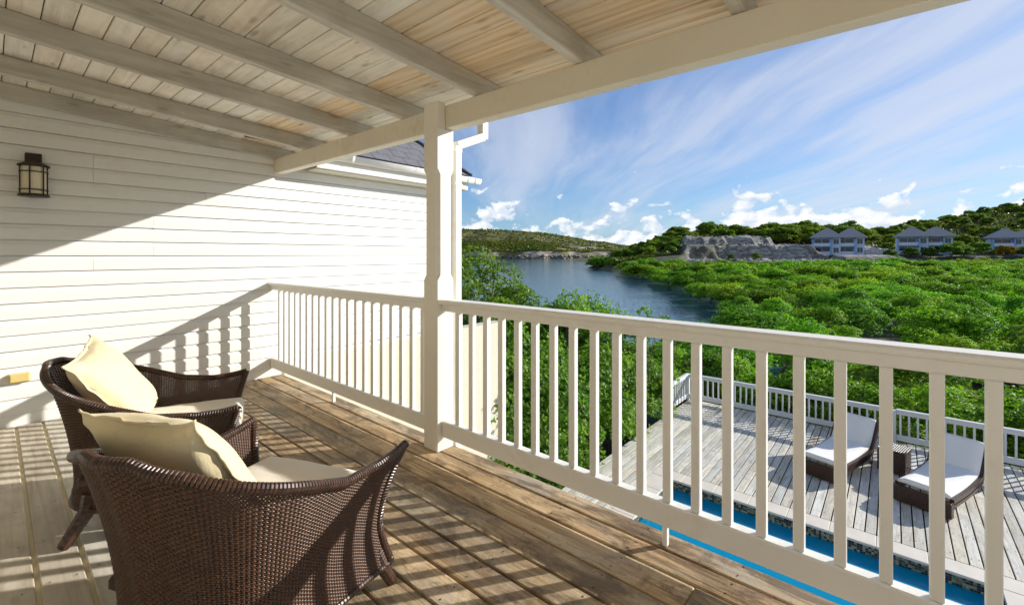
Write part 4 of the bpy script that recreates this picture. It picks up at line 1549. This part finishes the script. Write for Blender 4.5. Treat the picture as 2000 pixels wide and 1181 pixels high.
# unseen house wall behind the balcony, added for its effect on the light
hf = thing('unseen_back_house', (-2.45, 0, 0), 'unseen white house wall at the back of the balcony, added to shape the light on the porch', 'building')
link('wall', MB().box(-0.2, 0.0, -4.0, YW - 0.02, -0.3, 2.75).mesh('wall', 'siding_paint'), hf)

# ------------------------------------------------------------------ wall fittings
lan = thing('wall_lantern', (0.208, YW - 0.018, 1.74), 'dark bronze wall lantern with cream glass high on the clapboard wall', 'lantern')
link('back_plate', MB().box(-0.045, 0.045, -0.055, 0.0, 0.235, 0.335).mesh('back_plate', 'iron_bronze', 0.004), lan)
c_ = (0.0, -0.085)
link('lamp_cap', MB().lathe([(0.03, 0.262), (0.055, 0.258), (0.088, 0.238), (0.088, 0.226), (0.02, 0.226)], 24, True, c=c_).mesh('lamp_cap', 'iron_bronze', smooth=False), lan)
link('lamp_glass', MB().lathe([(0.066, 0.02), (0.066, 0.224)], 24, True, c=c_).mesh('lamp_glass', 'lamp_glass', smooth=False), lan)
link('lamp_base', MB().lathe([(0.086, 0.0), (0.086, 0.012), (0.078, 0.019), (0.01, 0.019)], 24, True, c=c_).mesh('lamp_base', 'iron_bronze'), lan)
for i in range(6):
    a = 2 * math.pi * (i + 0.18) / 6
    x, y = c_[0] + 0.074 * math.cos(a), c_[1] + 0.074 * math.sin(a)
    link('cage_bar', MB().bar((x, y, 0.014), (x, y, 0.228), 0.008, 0.008, (0, 1, 0)).mesh('cage_bar', 'iron_bronze'), lan)
for z in (0.05, 0.185):
    ring = [(c_[0] + 0.077 * math.cos(t_), c_[1] + 0.077 * math.sin(t_), z) for t_ in np.linspace(0, 2 * math.pi, 25)]
    link('cage_ring', MB().tube(ring, 0.0042, 6, False).mesh('cage_ring', 'iron_bronze'), lan)

sk = thing('outlet_cover', (0.137, YW - 0.018, 0.366), 'small yellowed plastic outlet cover low on the clapboard wall behind the chairs', 'outlet cover')
link('cover', MB().box(-0.056, 0.056, -0.034, 0.0, -0.034, 0.034).mesh('cover', 'socket_plastic', 0.006), sk)
link('cover_flap', MB().box(-0.048, 0.048, -0.039, -0.0345, -0.027, 0.027).mesh('cover_flap', 'socket_plastic', 0.002), sk)

# ================================================================== BALCONY FLOOR
fl = setting('balcony_floor')
edges = [-2.42 + 0.1385 * i for i in range(19)]
edges = [e for e in edges if e < 0.0] + [0.118, 0.257, 0.395, 0.532, 0.668, 0.805, 0.938, 1.072, 1.210, 1.356, 1.492, 1.640, 1.797, 1.932, 2.062]
rsf = random.Random(12)
for i in range(len(edges) - 1):
    a, b = edges[i], edges[i + 1]
    gap = 0.0075 if a < 0.6 else (0.005 if i < len(edges) - 3 else 0.007)
    cut = {len(edges) - 4: [-0.2 + 0.79], 10: [2.9], len(edges) - 7: [3.4], 5: [1.2]}.get(i, [])
    ys = [-3.0] + cut + [YW - 0.016]
    for y0, y1 in zip(ys[:-1], ys[1:]):
        g_ = rsf.uniform(0.86, 1.14)
        wm_ = rsf.uniform(-0.03, 0.05)
        pale = a < 0.60
        if a > 1.6:
            g_ *= 0.95
        elif 1.2 < a < 1.5:
            g_ *= 0.9
        me = boxmesh('floorboard', b - a - 2 * gap, y1 - y0 - 0.003, 0.036, 'pale_floor_wood' if pale else 'floor_wood', 0.004)
        link('floorboard', me, fl, ((a + b) / 2, (y0 + y1) / 2, -0.018 + rsf.uniform(-0.0015, 0.001)), col=(g_ * (1 + wm_), g_, g_ * (1 - wm_)))
for e in edges:
    if -0.2 < e < 0.62:
        box('joint_strip', e - 0.012, e + 0.012, -2.9, YW - 0.03, -0.0375, -0.016, 'joint_cream', fl, 0)
for y in np.arange(-2.8, 5.0, 0.41):
    box('floor_joist', -2.4, 2.03, y - 0.022, y + 0.022, -0.22, -0.0385, 'joist_wood', fl, 0)
box('edge_board', 2.036, 2.058, -3.0, YW - 0.02, -0.26, -0.04, 'beam_paint', fl, 0.002)

def screws(parent, pts, name, r=0.0042):
    mb = MB()
    for (x, y, z) in pts:
        k = len(mb.v)
        mb.v += [(x + r * math.cos(i * math.pi / 3), y + r * math.sin(i * math.pi / 3), z) for i in range(6)]
        mb.f.append(tuple(range(k, k + 6)))
    tag(link(name, mb.mesh(name, 'iron_bronze'), parent), kind='stuff')


pts = []
for i in range(len(edges) - 1):
    for y in np.arange(-2.8, 5.0, 0.41):
        for q_ in (0.24, 0.76):
            pts.append((edges[i] + (edges[i + 1] - edges[i]) * q_ + R.uniform(-.006, .006), y + R.uniform(-.012, .012), 0.0022))
screws(fl, pts, 'floor_screws')
pts = []
kk = 0
while 0.051 - PITCH * 60 + kk * PITCH < 4.3:
    y0_ = 0.051 - PITCH * 60 + kk * PITCH
    for x in np.arange(8.6, 12.9, 0.6):
        for q_ in (0.25, 0.75):
            pts.append((x + R.uniform(-.015, .015), y0_ + PITCH * q_ + R.uniform(-.006, .006), 0.0028))
    kk += 1
screws(deck, pts, 'deck_screws', 0.007)

# ================================================================== RAILINGS OF THE BALCONY
def balcony_rail(y0, y1, ys, label, blocks):
    o = thing('balcony_railing', (0, y0, 0), label, 'railing', 'white balcony railings')
    L = y1 - y0
    # moulded cap: sloped faces and a rounded nose
    pr_ = [(-0.052, 0.974), (0.052, 0.974), (0.056, 0.982), (0.056, 0.994), (0.046, 1.003), (-0.046, 1.003), (-0.056, 0.994), (-0.056, 0.982)]
    mb = MB()
    m_ = len(pr_)
    for yy in (0, L):
        mb.v += [(1.962 + x, yy, z) for x, z in pr_]
    mb.f += [tuple(range(m_)), tuple(reversed(range(m_, 2 * m_)))] + [(i, (i + 1) % m_, m_ + (i + 1) % m_, m_ + i) for i in range(m_)]
    link('top_rail', mb.mesh('top_rail', 'rail_paint_y'), o)
    link('sub_rail', MB().box(1.934, 1.990, 0.002, L - 0.002, 0.925, 0.9732).mesh('sub_rail', 'rail_paint_y', 0.006), o)
    link('bottom_rail', MB().box(1.934, 1.990, 0.002, L - 0.002, 0.095, 0.201).mesh('bottom_rail', 'rail_paint_y', 0.006), o)
    me = boxmesh('baluster', 0.036, 0.036, 0.722, 'rail_paint_z', 0.003)
    for yy in ys:
        link('baluster', me, o, (1.962 + R.uniform(-.001, .001), yy - y0, 0.563), (0, 0, R.uniform(-0.02, 0.02)))
    for yy in blocks:
        link('support_block', MB().box(1.95, 1.974, yy - y0 - 0.011, yy - y0 + 0.011, 0.002, 0.094).mesh('support_block', 'rail_paint_z', 0.001), o)
    return o


ya = [4.873 - 0.1254 * i for i in range(20)]
yb = [2.132 - 0.1243 * i for i in range(37)]
balcony_rail(2.416, YW - 0.02, ya, 'white balcony railing between the clapboard wall and the porch post', [3.75])
balcony_rail(-2.55, 2.270, yb, 'long white balcony railing from the porch post to the right foreground', [0.775, -1.2])

# porch post with chamfered middle
post = thing('porch_post', (1.972, 2.343, 0), 'square white porch post with chamfered corners between the two balcony railings', 'post')
hw = 0.0705


def ring(hw_, c, z):
    return [(hw_ - c, -hw_, z), (hw_, -hw_ + c, z), (hw_, hw_ - c, z), (hw_ - c, hw_, z), (-hw_ + c, hw_, z), (-hw_, hw_ - c, z), (-hw_, -hw_ + c, z), (-hw_ + c, -hw_, z)]


mb = MB()
levels = [(0.003, 0.003), (0.003, 1.128), (0.027, 1.165), (0.027, 1.832), (0.003, 1.868), (0.003, 2.135)]
for c, z in levels:
    mb.v += ring(hw, c, z)
for i in range(len(levels) - 1):
    for j in range(8):
        mb.f.append((i * 8 + j, i * 8 + (j + 1) % 8, i * 8 + 8 + (j + 1) % 8, i * 8 + 8 + j))
mb.f += [tuple(range(8)), tuple(8 * (len(levels) - 1) + j for j in range(8))]
link('shaft', mb.mesh('shaft', 'post_paint'), post)
link('post_head', MB().box(-hw, -0.003, -hw, hw, 2.1355, 2.312).mesh('post_head', 'post_paint', 0.003), post)

# ================================================================== PORCH ROOF
roofp = thing('porch_roof', (0, 0, 0), 'whitewashed timber porch roof of rafters, ceiling boards and a long front beam', 'porch roof')
SL = 0.0715
TL = 0.0085


def zr(x, y):      # underside of the rafters
    return 2.303 + SL * (1.97 - x) + TL * (y - 2.726)


# front beam, two lengths meeting over the post
for y0, y1 in ((2.344, YW - 0.001), (-3.0, 2.342)):
    mb = MB()
    vs = []
    for yy in (y0, y1):
        zb = 2.118 + 0.0095 * yy
        zt = zr(1.97, yy) - 0.004
        vs += [(1.972, yy, zb), (2.052, yy, zb), (2.052, yy, zt), (1.972, yy, zt)]
    mb.add(vs, [(0, 1, 2, 3), (7, 6, 5, 4), (0, 4, 5, 1), (1, 5, 6, 2), (2, 6, 7, 3), (3, 7, 4, 0)])
    link('front_beam', mb.mesh('front_beam', 'beam_paint', 0.005), roofp)
ry = [-1.90, -1.13, -0.33, 0.452, 1.213, 1.962, 2.726, 3.478, 4.315, 5.015]
RW, RH = 0.056, 0.122
for i, yy in enumerate(ry):
    mb = MB()
    x0, x1 = -2.42, 2.32
    w_ = RW if i < len(ry) - 1 else 0.034
    vs = []
    for x in (x0, x1):
        vs += [(x, yy, zr(x, yy)), (x, yy + w_, zr(x, yy)), (x, yy + w_, zr(x, yy) + RH), (x, yy, zr(x, yy) + RH)]
    mb.add(vs, [(0, 1, 2, 3), (7, 6, 5, 4), (0, 4, 5, 1), (1, 5, 6, 2), (2, 6, 7, 3), (3, 7, 4, 0)])
    g_ = R.uniform(0.93, 1.08)
    link('rafter', mb.mesh('rafter', 'rafter_wood', 0.004), roofp, col=(g_, g_, g_))
# ceiling boards, one piece per bay, tongue and groove joints open by a few mm
CB = 0.1235
rsc = random.Random(31)
bounds = [-2.9] + [r_ + RW / 2 for r_ in ry[1:-1]] + [YW - 0.03]
tilt = math.atan(SL)
_cb = {}
for bi in range(len(bounds) - 1):
    y0, y1 = bounds[bi], bounds[bi + 1]
    L = y1 - y0 - 0.002
    x = 0.047 - CB * 19
    k = -19
    while x < 2.2:
        xm = x + CB / 2
        bare = False
        if xm > 1.50:
            bare = rsc.random() < (0.8 if 1.6 < xm < 1.85 else 0.25)
        if bi <= 4 and xm > 1.32:
            bare = rsc.random() < 0.85
        mat = 'bare_wood' if bare else 'ceiling_wood'
        key = (round(L, 3), mat)
        if key not in _cb:
            mb = MB()
            w_ = CB / 2 - 0.0022
            sec = [(-w_, 0.004), (-w_ + 0.004, 0.0), (w_ - 0.004, 0.0), (w_, 0.004), (w_, 0.02), (-w_, 0.02)]
            vs = []
            for yy in (-L / 2, L / 2):
                vs += [(a, yy, z) for a, z in sec]
            mb.add(vs, [tuple(range(6)), tuple(reversed(range(6, 12)))] + [(i, (i + 1) % 6, 6 + (i + 1) % 6, 6 + i) for i in range(6)])
            _cb[key] = mb.mesh('ceiling_board', mat)
        ym = (y0 + y1) / 2
        g_ = rsc.uniform(0.92, 1.07)
        wmn = rsc.uniform(-0.015, 0.03)
        zc_ = zr(xm, ym) + RH + 0.0008 + rsc.uniform(0, 0.0015)
        o = link('ceiling_board', _cb[key], roofp, (xm, ym, zc_), (math.atan(TL), tilt, 0), col=(g_ * (1 + wmn), g_, g_ * (1 - wmn)))
        x += CB
        k += 1
# roof deck over the boards and the outer gutter
mb = MB()
vs = []
for x, yy in ((-2.5, -3.1), (2.33, -3.1), (2.33, YW - 0.02), (-2.5, YW - 0.02)):
    vs.append((x, yy, zr(x, yy) + RH + 0.024))
for x, yy in ((-2.5, -3.1), (2.33, -3.1), (2.33, YW - 0.02), (-2.5, YW - 0.02)):
    vs.append((x, yy, zr(x, yy) + RH + 0.07))
mb.add(vs, [(3, 2, 1, 0), (4, 5, 6, 7), (0, 1, 5, 4), (1, 2, 6, 5), (2, 3, 7, 6), (3, 0, 4, 7)])
link('roof_sheet', mb.mesh('roof_sheet', 'dark_gap'), roofp)
mb = MB()
for yy in (-3.0, YW - 0.05):
    zg = 2.318 + 0.003 * yy
    mb.v += [(2.335, yy, zg), (2.42, yy, zg), (2.42, yy, zg + 0.09), (2.335, yy, zg + 0.09)]
mb.f += [(0, 1, 2, 3), (7, 6, 5, 4), (0, 4, 5, 1), (1, 5, 6, 2), (2, 6, 7, 3), (3, 7, 4, 0)]
link('roof_gutter', mb.mesh('roof_gutter', 'gutter_plastic'), roofp)

# square downpipe behind the post
dp = thing('drainpipe', (2.105, 2.318, 0), 'square white drainpipe with angled elbow fixed behind the porch post', 'drainpipe')
link('pipe', MB().box(-0.030, 0.030, -0.030, 0.030, -2.9, 2.055).mesh('pipe', 'gutter_plastic', 0.004), dp)
link('elbow', MB().bar((0.0, 0, 2.055), (0.262, 0, 2.168), 0.058, 0.058).mesh('elbow', 'gutter_plastic', 0.004), dp)
link('outlet', MB().box(0.237, 0.297, -0.030, 0.030, 2.150, 2.33).mesh('outlet', 'gutter_plastic', 0.004), dp)
for z in (1.78, 0.6):
    link('pipe_clip', MB().box(-0.033, 0.033, -0.033, 0.033, z, z + 0.012).mesh('pipe_clip', 'gutter_plastic'), dp)
link('joint', MB().box(-0.033, 0.033, -0.033, 0.033, 2.005, 2.035).mesh('joint', 'gutter_plastic', 0.003), dp)


# ================================================================== WICKER ARMCHAIRS
def shell_fn():
    """plan of the shell at waist height, from the right front tip round the
    back to the left front tip; returns point, outward normal, rim height"""
    pts = []
    hwid, back, rc = 0.305, -0.655, 0.235
    # right arm (y negative)
    for i in range(24):
        x = 0.0 + (back + rc) * i / 24
        pts.append((x, -hwid - 0.012 * math.sin(math.pi * i / 24)))
    for i in range(20):
        a = -math.pi / 2 - (math.pi / 2) * i / 20
        pts.append((back + rc + rc * math.cos(a), -hwid + rc + rc * math.sin(a)))
    nb = 8
    for i in range(nb):
        y = (-hwid + rc) * (1 - i / nb)
        pts.append((back - 0.018 * i / nb, y))
    full = pts + [(x, -y) for x, y in reversed(pts)]
    full.insert(len(pts), (back, hwid - rc)) if False else None
    P_ = np.array(full)
    d = np.linalg.norm(np.diff(P_, axis=0), axis=1)
    s = np.concatenate([[0], np.cumsum(d)])
    return P_, s


SP, SS = shell_fn()
_m = np.linspace(0, 1, 41)

SLEN = SS[-1]


def shell_point(u, h):
    """u in 0..1 round the shell, h in 0..1 from hem to rim"""
    s = u * SLEN
    x = np.interp(s, SS, SP[:, 0])
    y = np.interp(s, SS, SP[:, 1])
    x2 = np.interp(s + 0.05, SS, SP[:, 0]) - np.interp(s - 0.05, SS, SP[:, 0])
    y2 = np.interp(s + 0.05, SS, SP[:, 1]) - np.interp(s - 0.05, SS, SP[:, 1])
    l_ = np.hypot(x2, y2) + 1e-9
    nx, ny = y2 / l_, -x2 / l_
    # the path runs clockwise seen from above: outward is to the left of travel
    nx, ny = -nx, -ny
    sgn = np.sign(nx * (x + 0.33) + ny * y)
    nx, ny = nx * sgn, ny * sgn
    m = np.abs(u - 0.5) * 2          # 0 at the back, 1 at the tips
    rim = np.interp(m, [0, 0.08, 0.20, 0.36, 0.51, 0.65, 0.826, 0.93, 1.0],
                    [0.775, 0.772, 0.738, 0.668, 0.604, 0.556, 0.535, 0.540, 0.552])
    hem = np.interp(m, [0, 0.5, 0.8, 1.0], [0.155, 0.145, 0.115, 0.085])
    z = hem + (rim - hem) * h
    zz = (z - 0.26)
    flare_t = np.interp(m, [0, 0.4, 0.8, 1.0], [0.105, 0.075, 0.050, 0.085])
    up = np.clip((z - 0.24) / (rim - 0.24), 0, 1)
    dn = np.clip((0.24 - z) / 0.14, 0, 1)
    bulge = np.interp(m, [0, 0.5, 0.85, 1.0], [0.022, 0.018, 0.018, 0.03])
    off = flare_t * up ** 1.7 + bulge * dn ** 1.3
    # tips sweep a little forward at the rim and at the foot
    fx = np.interp(m, [0.85, 1.0], [0.0, 1.0]) * (0.015 * up - 0.035 * np.sin(np.clip(h, 0, 1) * np.pi))
    return np.stack([x + nx * off + fx, y + ny * off, z], -1), np.stack([nx, ny, 0 * nx], -1)


def smooth_profile_fix():
    pass


def chair_meshes():
    NS, NROW = 156, 80
    V, F = [], []
    # horizontal strands
    us = (np.arange(NS * 2 + 1)) / (NS * 2)
    base = 0
    Vs, Fs = [], []
    for r_ in range(NROW):
        hc = (r_ + 0.5) / NROW
        dh = 0.43 / NROW
        wave = np.where(np.arange(NS * 2 + 1) % 2 == 0, 0, np.where(((np.arange(NS * 2 + 1) // 2) + r_) % 2 == 0, 1, -1))
        und = wave * 0.0030
        p0, nn = shell_point(us, np.full_like(us, hc - dh))
        p1, _ = shell_point(us, np.full_like(us, hc + dh))
        a = p0 + nn * (und[:, None] + 0.0012)
        b = p1 + nn * (und[:, None] + 0.0012)
        c = p1 + nn * (und[:, None] - 0.0012)
        d = p0 + nn * (und[:, None] - 0.0012)
        k = base
        n = len(us)
        Vs.append(np.concatenate([a, b, c, d]))
        i = np.arange(n - 1)
        for e, g in ((0, 1), (1, 2), (2, 3), (3, 0)):
            Fs.append(np.stack([k + e * n + i, k + e * n + i + 1, k + g * n + i + 1, k + g * n + i], -1))
        base += 4 * n
    weave = np_mesh('wicker_weave', np.concatenate(Vs), np.concatenate(Fs), 'wicker')
    # stakes
    Vs, Fs = [], []
    base = 0
    hs = np.linspace(0.0, 1.0, 22)
    for s_ in range(NS):
        uc = (s_ + 0.5) / NS
        du = 0.0026 / SLEN
        p0, nn = shell_point(np.full_like(hs, uc - du), hs)
        p1, n1_ = shell_point(np.full_like(hs, uc + du), hs)
        a, b, c, d = p0 + nn * 0.0014, p1 + n1_ * 0.0014, p1 - n1_ * 0.0014, p0 - nn * 0.0014
        n = len(hs)
        k = base
        Vs.append(np.concatenate([a, b, c, d]))
        i = np.arange(n - 1)
        for e, g in ((0, 1), (1, 2), (2, 3), (3, 0)):
            Fs.append(np.stack([k + e * n + i, k + e * n + i + 1, k + g * n + i + 1, k + g * n + i], -1))
        base += 4 * n
    stakes = np_mesh('wicker_stakes', np.concatenate(Vs), np.concatenate(Fs), 'wicker_stake')
    # rolled rim wrapped with flat strips, front edges and hem
    def wrapped(pts, r0, wraps, name, n=10):
        pts = np.array(pts)
        d = np.linalg.norm(np.diff(pts, axis=0), axis=1)
        s = np.concatenate([[0], np.cumsum(d)])
        m_ = wraps * 4
        t_ = np.linspace(0, s[-1], m_ + 1)
        q = np.stack([np.interp(t_, s, pts[:, i]) for i in range(3)], -1)
        rads_ = [r0 * (0.86 if i % 4 == 0 else 1.04) for i in range(m_ + 1)]
        rads_[0] = rads_[-1] = r0 * 0.8
        return MB().tube([tuple(p) for p in q], rads_, n)
    uu_ = np.linspace(0, 1, 120)
    rim_p, rn = shell_point(uu_, np.ones_like(uu_))
    rimm = wrapped(rim_p + rn * 0.004, 0.0165, 190, 'rim').mesh('rim', 'wicker', smooth=False)
    hem_p, hn = shell_point(uu_, np.zeros_like(uu_))
    hemm = wrapped(hem_p, 0.011, 120, 'hem').mesh('hem', 'wicker', smooth=False)
    hh = np.linspace(0, 1, 24)
    fr_ = []
    for uu0 in (0.0, 1.0):
        fp, fn = shell_point(np.full_like(hh, uu0), hh)
        fr_.append(wrapped(fp, 0.0165, 42, 'front_edge').mesh('front_edge', 'wicker', smooth=False))
    # legs flaring outwards at the foot
    lg = []
    for uu0, foot, h0 in ((0.022, (0.012, -0.338), 0.14), (0.978, (0.012, 0.338), 0.14), (0.335, (-0.645, -0.268), 0.12), (0.665, (-0.645, 0.268), 0.12)):
        p_, n_ = shell_point(np.array([uu0, uu0]), np.array([h0, 0.0]))
        a_, b_ = p_[0] - n_[0] * 0.026, p_[1] - n_[1] * 0.012
        f_ = np.array([foot[0], foot[1], 0.004])
        ctl = [a_, (a_ + b_) / 2, b_, b_ * 0.5 + f_ * 0.5 + np.array([0, 0, 0.0]), f_]
        mb = MB()
        m_ = 22
        tq = np.linspace(0, 1, m_ + 1)
        q = np.stack([np.interp(tq, np.linspace(0, 1, 5), np.array(ctl)[:, i]) for i in range(3)], -1)
        rads_ = [((0.042 if uu0 in (0.335, 0.665) else 0.031) - (0.018 if uu0 in (0.335, 0.665) else 0.010) * t_) * (1.0 if i % 2 else 0.95) * (0.6 if i == 0 else 1) for i, t_ in enumerate(tq)]
        lg.append(mb.tube([tuple(a) for a in q], rads_, 8).mesh('leg', 'wicker'))
    # seat platform and woven front apron
    V, F = [], []
    mb = MB().box(-0.60, -0.012, -0.285, 0.285, 0.255, 0.30)
    seat = mb.mesh('seat_platform', 'wicker', 0.01)
    rows, cols = 22, 44
    mb = MB()
    for r_ in range(rows):
        z = 0.10 + 0.20 * (r_ + 0.5) / rows
        for c_i in range(cols):
            y = -0.285 + 0.57 * (c_i + 0.5) / cols
            e = 0.0025 * ((r_ + c_i) % 2)
            mb.box(-0.016 + e, -0.012 + e, y - 0.0062, y + 0.0062, z - 0.0038, z + 0.0038)
    apron = mb.mesh('front_apron', 'wicker')
    return dict(weave=weave, stakes=stakes, rim=rimm, hem=hemm, fr=fr_, legs=lg, seat=seat, apron=apron)


def pad_mesh(name, sx, sy, sz, mat, seed, crown=0.02, n=28, edge=0.5):
    """boxy seat cushion with soft edges, a welt and light dents"""
    V, F = [], []
    k = 0
    grid = {}
    for top in (1, 0):
        for i in range(n + 1):
            for j in range(n + 1):
                a, b = 2 * i / n - 1, 2 * j / n - 1
                x, y = a * sx / 2, b * sy / 2
                e = (1 - abs(a) ** 10) * (1 - abs(b) ** 10)
                rnd = 0.032
                dxe = sx / 2 - abs(x)
                dye = sy / 2 - abs(y)
                de = min(dxe, dye)
                drop = 0.0 if de > rnd else rnd - math.sqrt(max(0, rnd * rnd - (rnd - de) ** 2))
                if x < -sx * 0.2:
                    y *= 1 - 0.42 * min(1.0, (-x - sx * 0.2) / (sx * 0.3)) ** 2.4
                z = sz / 2 - drop + crown * (1 - a * a) * (1 - b * b) + 0.006 * mn.noise(Vector((x * 9, y * 9, seed + top)))
                if not top:
                    z = -z + crown * (1 - a * a) * (1 - b * b) * 0.8
                grid[(top, i, j)] = k
                V.append((x, y, z))
                k += 1
    for i in range(n):
        for j in range(n):
            F.append((grid[(1, i, j)], grid[(1, i + 1, j)], grid[(1, i + 1, j + 1)], grid[(1, i, j + 1)]))
            F.append((grid[(0, i, j)], grid[(0, i, j + 1)], grid[(0, i + 1, j + 1)], grid[(0, i + 1, j)]))
    for i in range(n):
        for (a, b) in (((i, 0), (i + 1, 0)), ((i + 1, n), (i, n)), ((0, i + 1), (0, i)), ((n, i), (n, i + 1))):
            F.append((grid[(1,) + a], grid[(0,) + a], grid[(0,) + b], grid[(1,) + b]))
    return np_mesh(name, V, F, mat, True)


def pillow_mesh(name, s, thick, mat, seed, n=44):
    """square scatter cushion: puffed middle, pinched corners, puckered seams"""
    V, F = [], []
    grid = {}
    k = 0
    for top in (1, 0):
        for i in range(n + 1):
            for j in range(n + 1):
                a, b = 2 * i / n - 1, 2 * j / n - 1
                ra = (1 - abs(a) ** 2.6)
                rb = (1 - abs(b) ** 2.6)
                pinch = 1 - 0.115 * (1 - b * b) * abs(a) ** 3
                pin2 = 1 - 0.115 * (1 - a * a) * abs(b) ** 3
                x, y = a * s / 2 * pinch, b * s / 2 * pin2
                h = thick / 2 * (max(0, ra) ** 0.52) * (max(0, rb) ** 0.52)
                # puckers running in from the seams
                ed = min(1 - abs(a), 1 - abs(b))
                al = b if abs(a) > abs(b) else a
                puck = 0.007 * math.exp(-ed * 7) * math.sin(al * 11 + seed + 3 * mn.noise(Vector((al * 4, seed, top)))) * (1 if ed > 0 else 0.6)
                fold = 0.012 * mn.noise(Vector((x * 7 + seed, y * 7, top * 3.0))) * (h / (thick / 2))
                z = (h + abs(puck) * 0.7 + fold) * (1 if top else -1) + (puck * 0.9 if ed < 0.08 else 0)
                grid[(top, i, j)] = k
                V.append((x, y, z))
                k += 1
    for i in range(n):
        for j in range(n):
            F.append((grid[(1, i, j)], grid[(1, i + 1, j)], grid[(1, i + 1, j + 1)], grid[(1, i, j + 1)]))
            F.append((grid[(0, i, j)], grid[(0, i, j + 1)], grid[(0, i + 1, j + 1)], grid[(0, i + 1, j)]))
    body = np_mesh(name, V, F, mat, True)
    # flat flange round the seam
    ring_ = [(i, 0) for i in range(n)] + [(n, j) for j in range(n)] + [(i, n) for i in range(n, 0, -1)] + [(0, j) for j in range(n, 0, -1)]
    FV, FF = [], []
    m_ = len(ring_)
    for q, (i, j) in enumerate(ring_):
        p = Vector(V[grid[(1, i, j)]])
        p2 = Vector(V[grid[(0, i, j)]])
        c = (p + p2) / 2
        o = Vector((c.x, c.y, 0)).normalized()
        wv = 0.0045 * math.sin(q * 0.42 + seed) + 0.002 * math.sin(q * 1.1)
        for rr, dz_ in ((-0.006, 0.0), (0.014, wv)):
            for zz in (0.003, -0.003):
                FV.append(tuple(c + o * rr + Vector((0, 0, dz_ + zz))))
    for q in range(m_):
        a, b = q * 4, ((q + 1) % m_) * 4
        for e, g in ((0, 2), (2, 3), (3, 1), (1, 0)):
            FF.append((a + e, a + g, b + g, b + e))
    fl_ = np_mesh('seam_flange', FV, FF, mat, True)
    return body, fl_


CM = chair_meshes()
SEATM = pad_mesh('seat_cushion', 0.60, 0.555, 0.125, 'cushion_cream', 3.0)


def armchair(loc, yaw, label):
    o = thing('wicker_armchair', loc, label, 'armchair', 'brown wicker armchairs', yaw)
    tag(link('wicker_weave', CM['weave'], o), kind='stuff')
    tag(link('wicker_stakes', CM['stakes'], o), kind='stuff')
    link('rim', CM['rim'], o)
    link('hem', CM['hem'], o)
    for me in CM['fr']:
        link('front_edge', me, o)
    for me in CM['legs']:
        link('leg', me, o)
    link('seat_platform', CM['seat'], o)
    link('front_apron', CM['apron'], o)
    link('seat_cushion', SEATM, o, (-0.285, 0, 0.365))
    return o


YAW1, YAW2 = math.atan2(-0.362, 0.932), math.atan2(0.382, 0.924)
ch1 = armchair((0.903, 2.800, 0.002), YAW1, 'brown wicker armchair nearer the clapboard wall, its pillow leaning high')
ch2 = armchair((0.894, 1.820, 0.002), YAW2, 'brown wicker armchair in the foreground with its woven back to the viewer')


def scatter_pillow(chair_loc, yaw, seed, label, roll, dx=0.0, dy=0.0, lean=57, s=0.485, th=0.165):
    b, f_ = pillow_mesh('throw_pillow', s, th, 'cushion_yellow', seed)
    o = link('throw_pillow', b)
    link('seam_flange', f_, o)
    tag(o, label, 'pillow', 'yellow throw pillows')
    # pillow plane: local x up along the lean, local y across the chair
    M = Matrix.Rotation(yaw, 4, 'Z') @ Matrix.Translation((-0.515 + dx, dy, 0.635)) @ Matrix.Rotation(rad(-(180 - lean)), 4, 'Y') @ Matrix.Rotation(rad(roll), 4, 'Z')
    o.matrix_world = Matrix.Translation(chair_loc) @ M
    return o


scatter_pillow((0.903, 2.800, 0.002), YAW1, 1.7, 'pale yellow throw pillow standing upright in the armchair by the clapboard wall', -9, dx=-0.01, dy=-0.01)
scatter_pillow((0.894, 1.820, 0.002), YAW2, 5.2, 'pale yellow throw pillow with puckered seam in the foreground armchair', 4, dx=-0.015, dy=0.045)
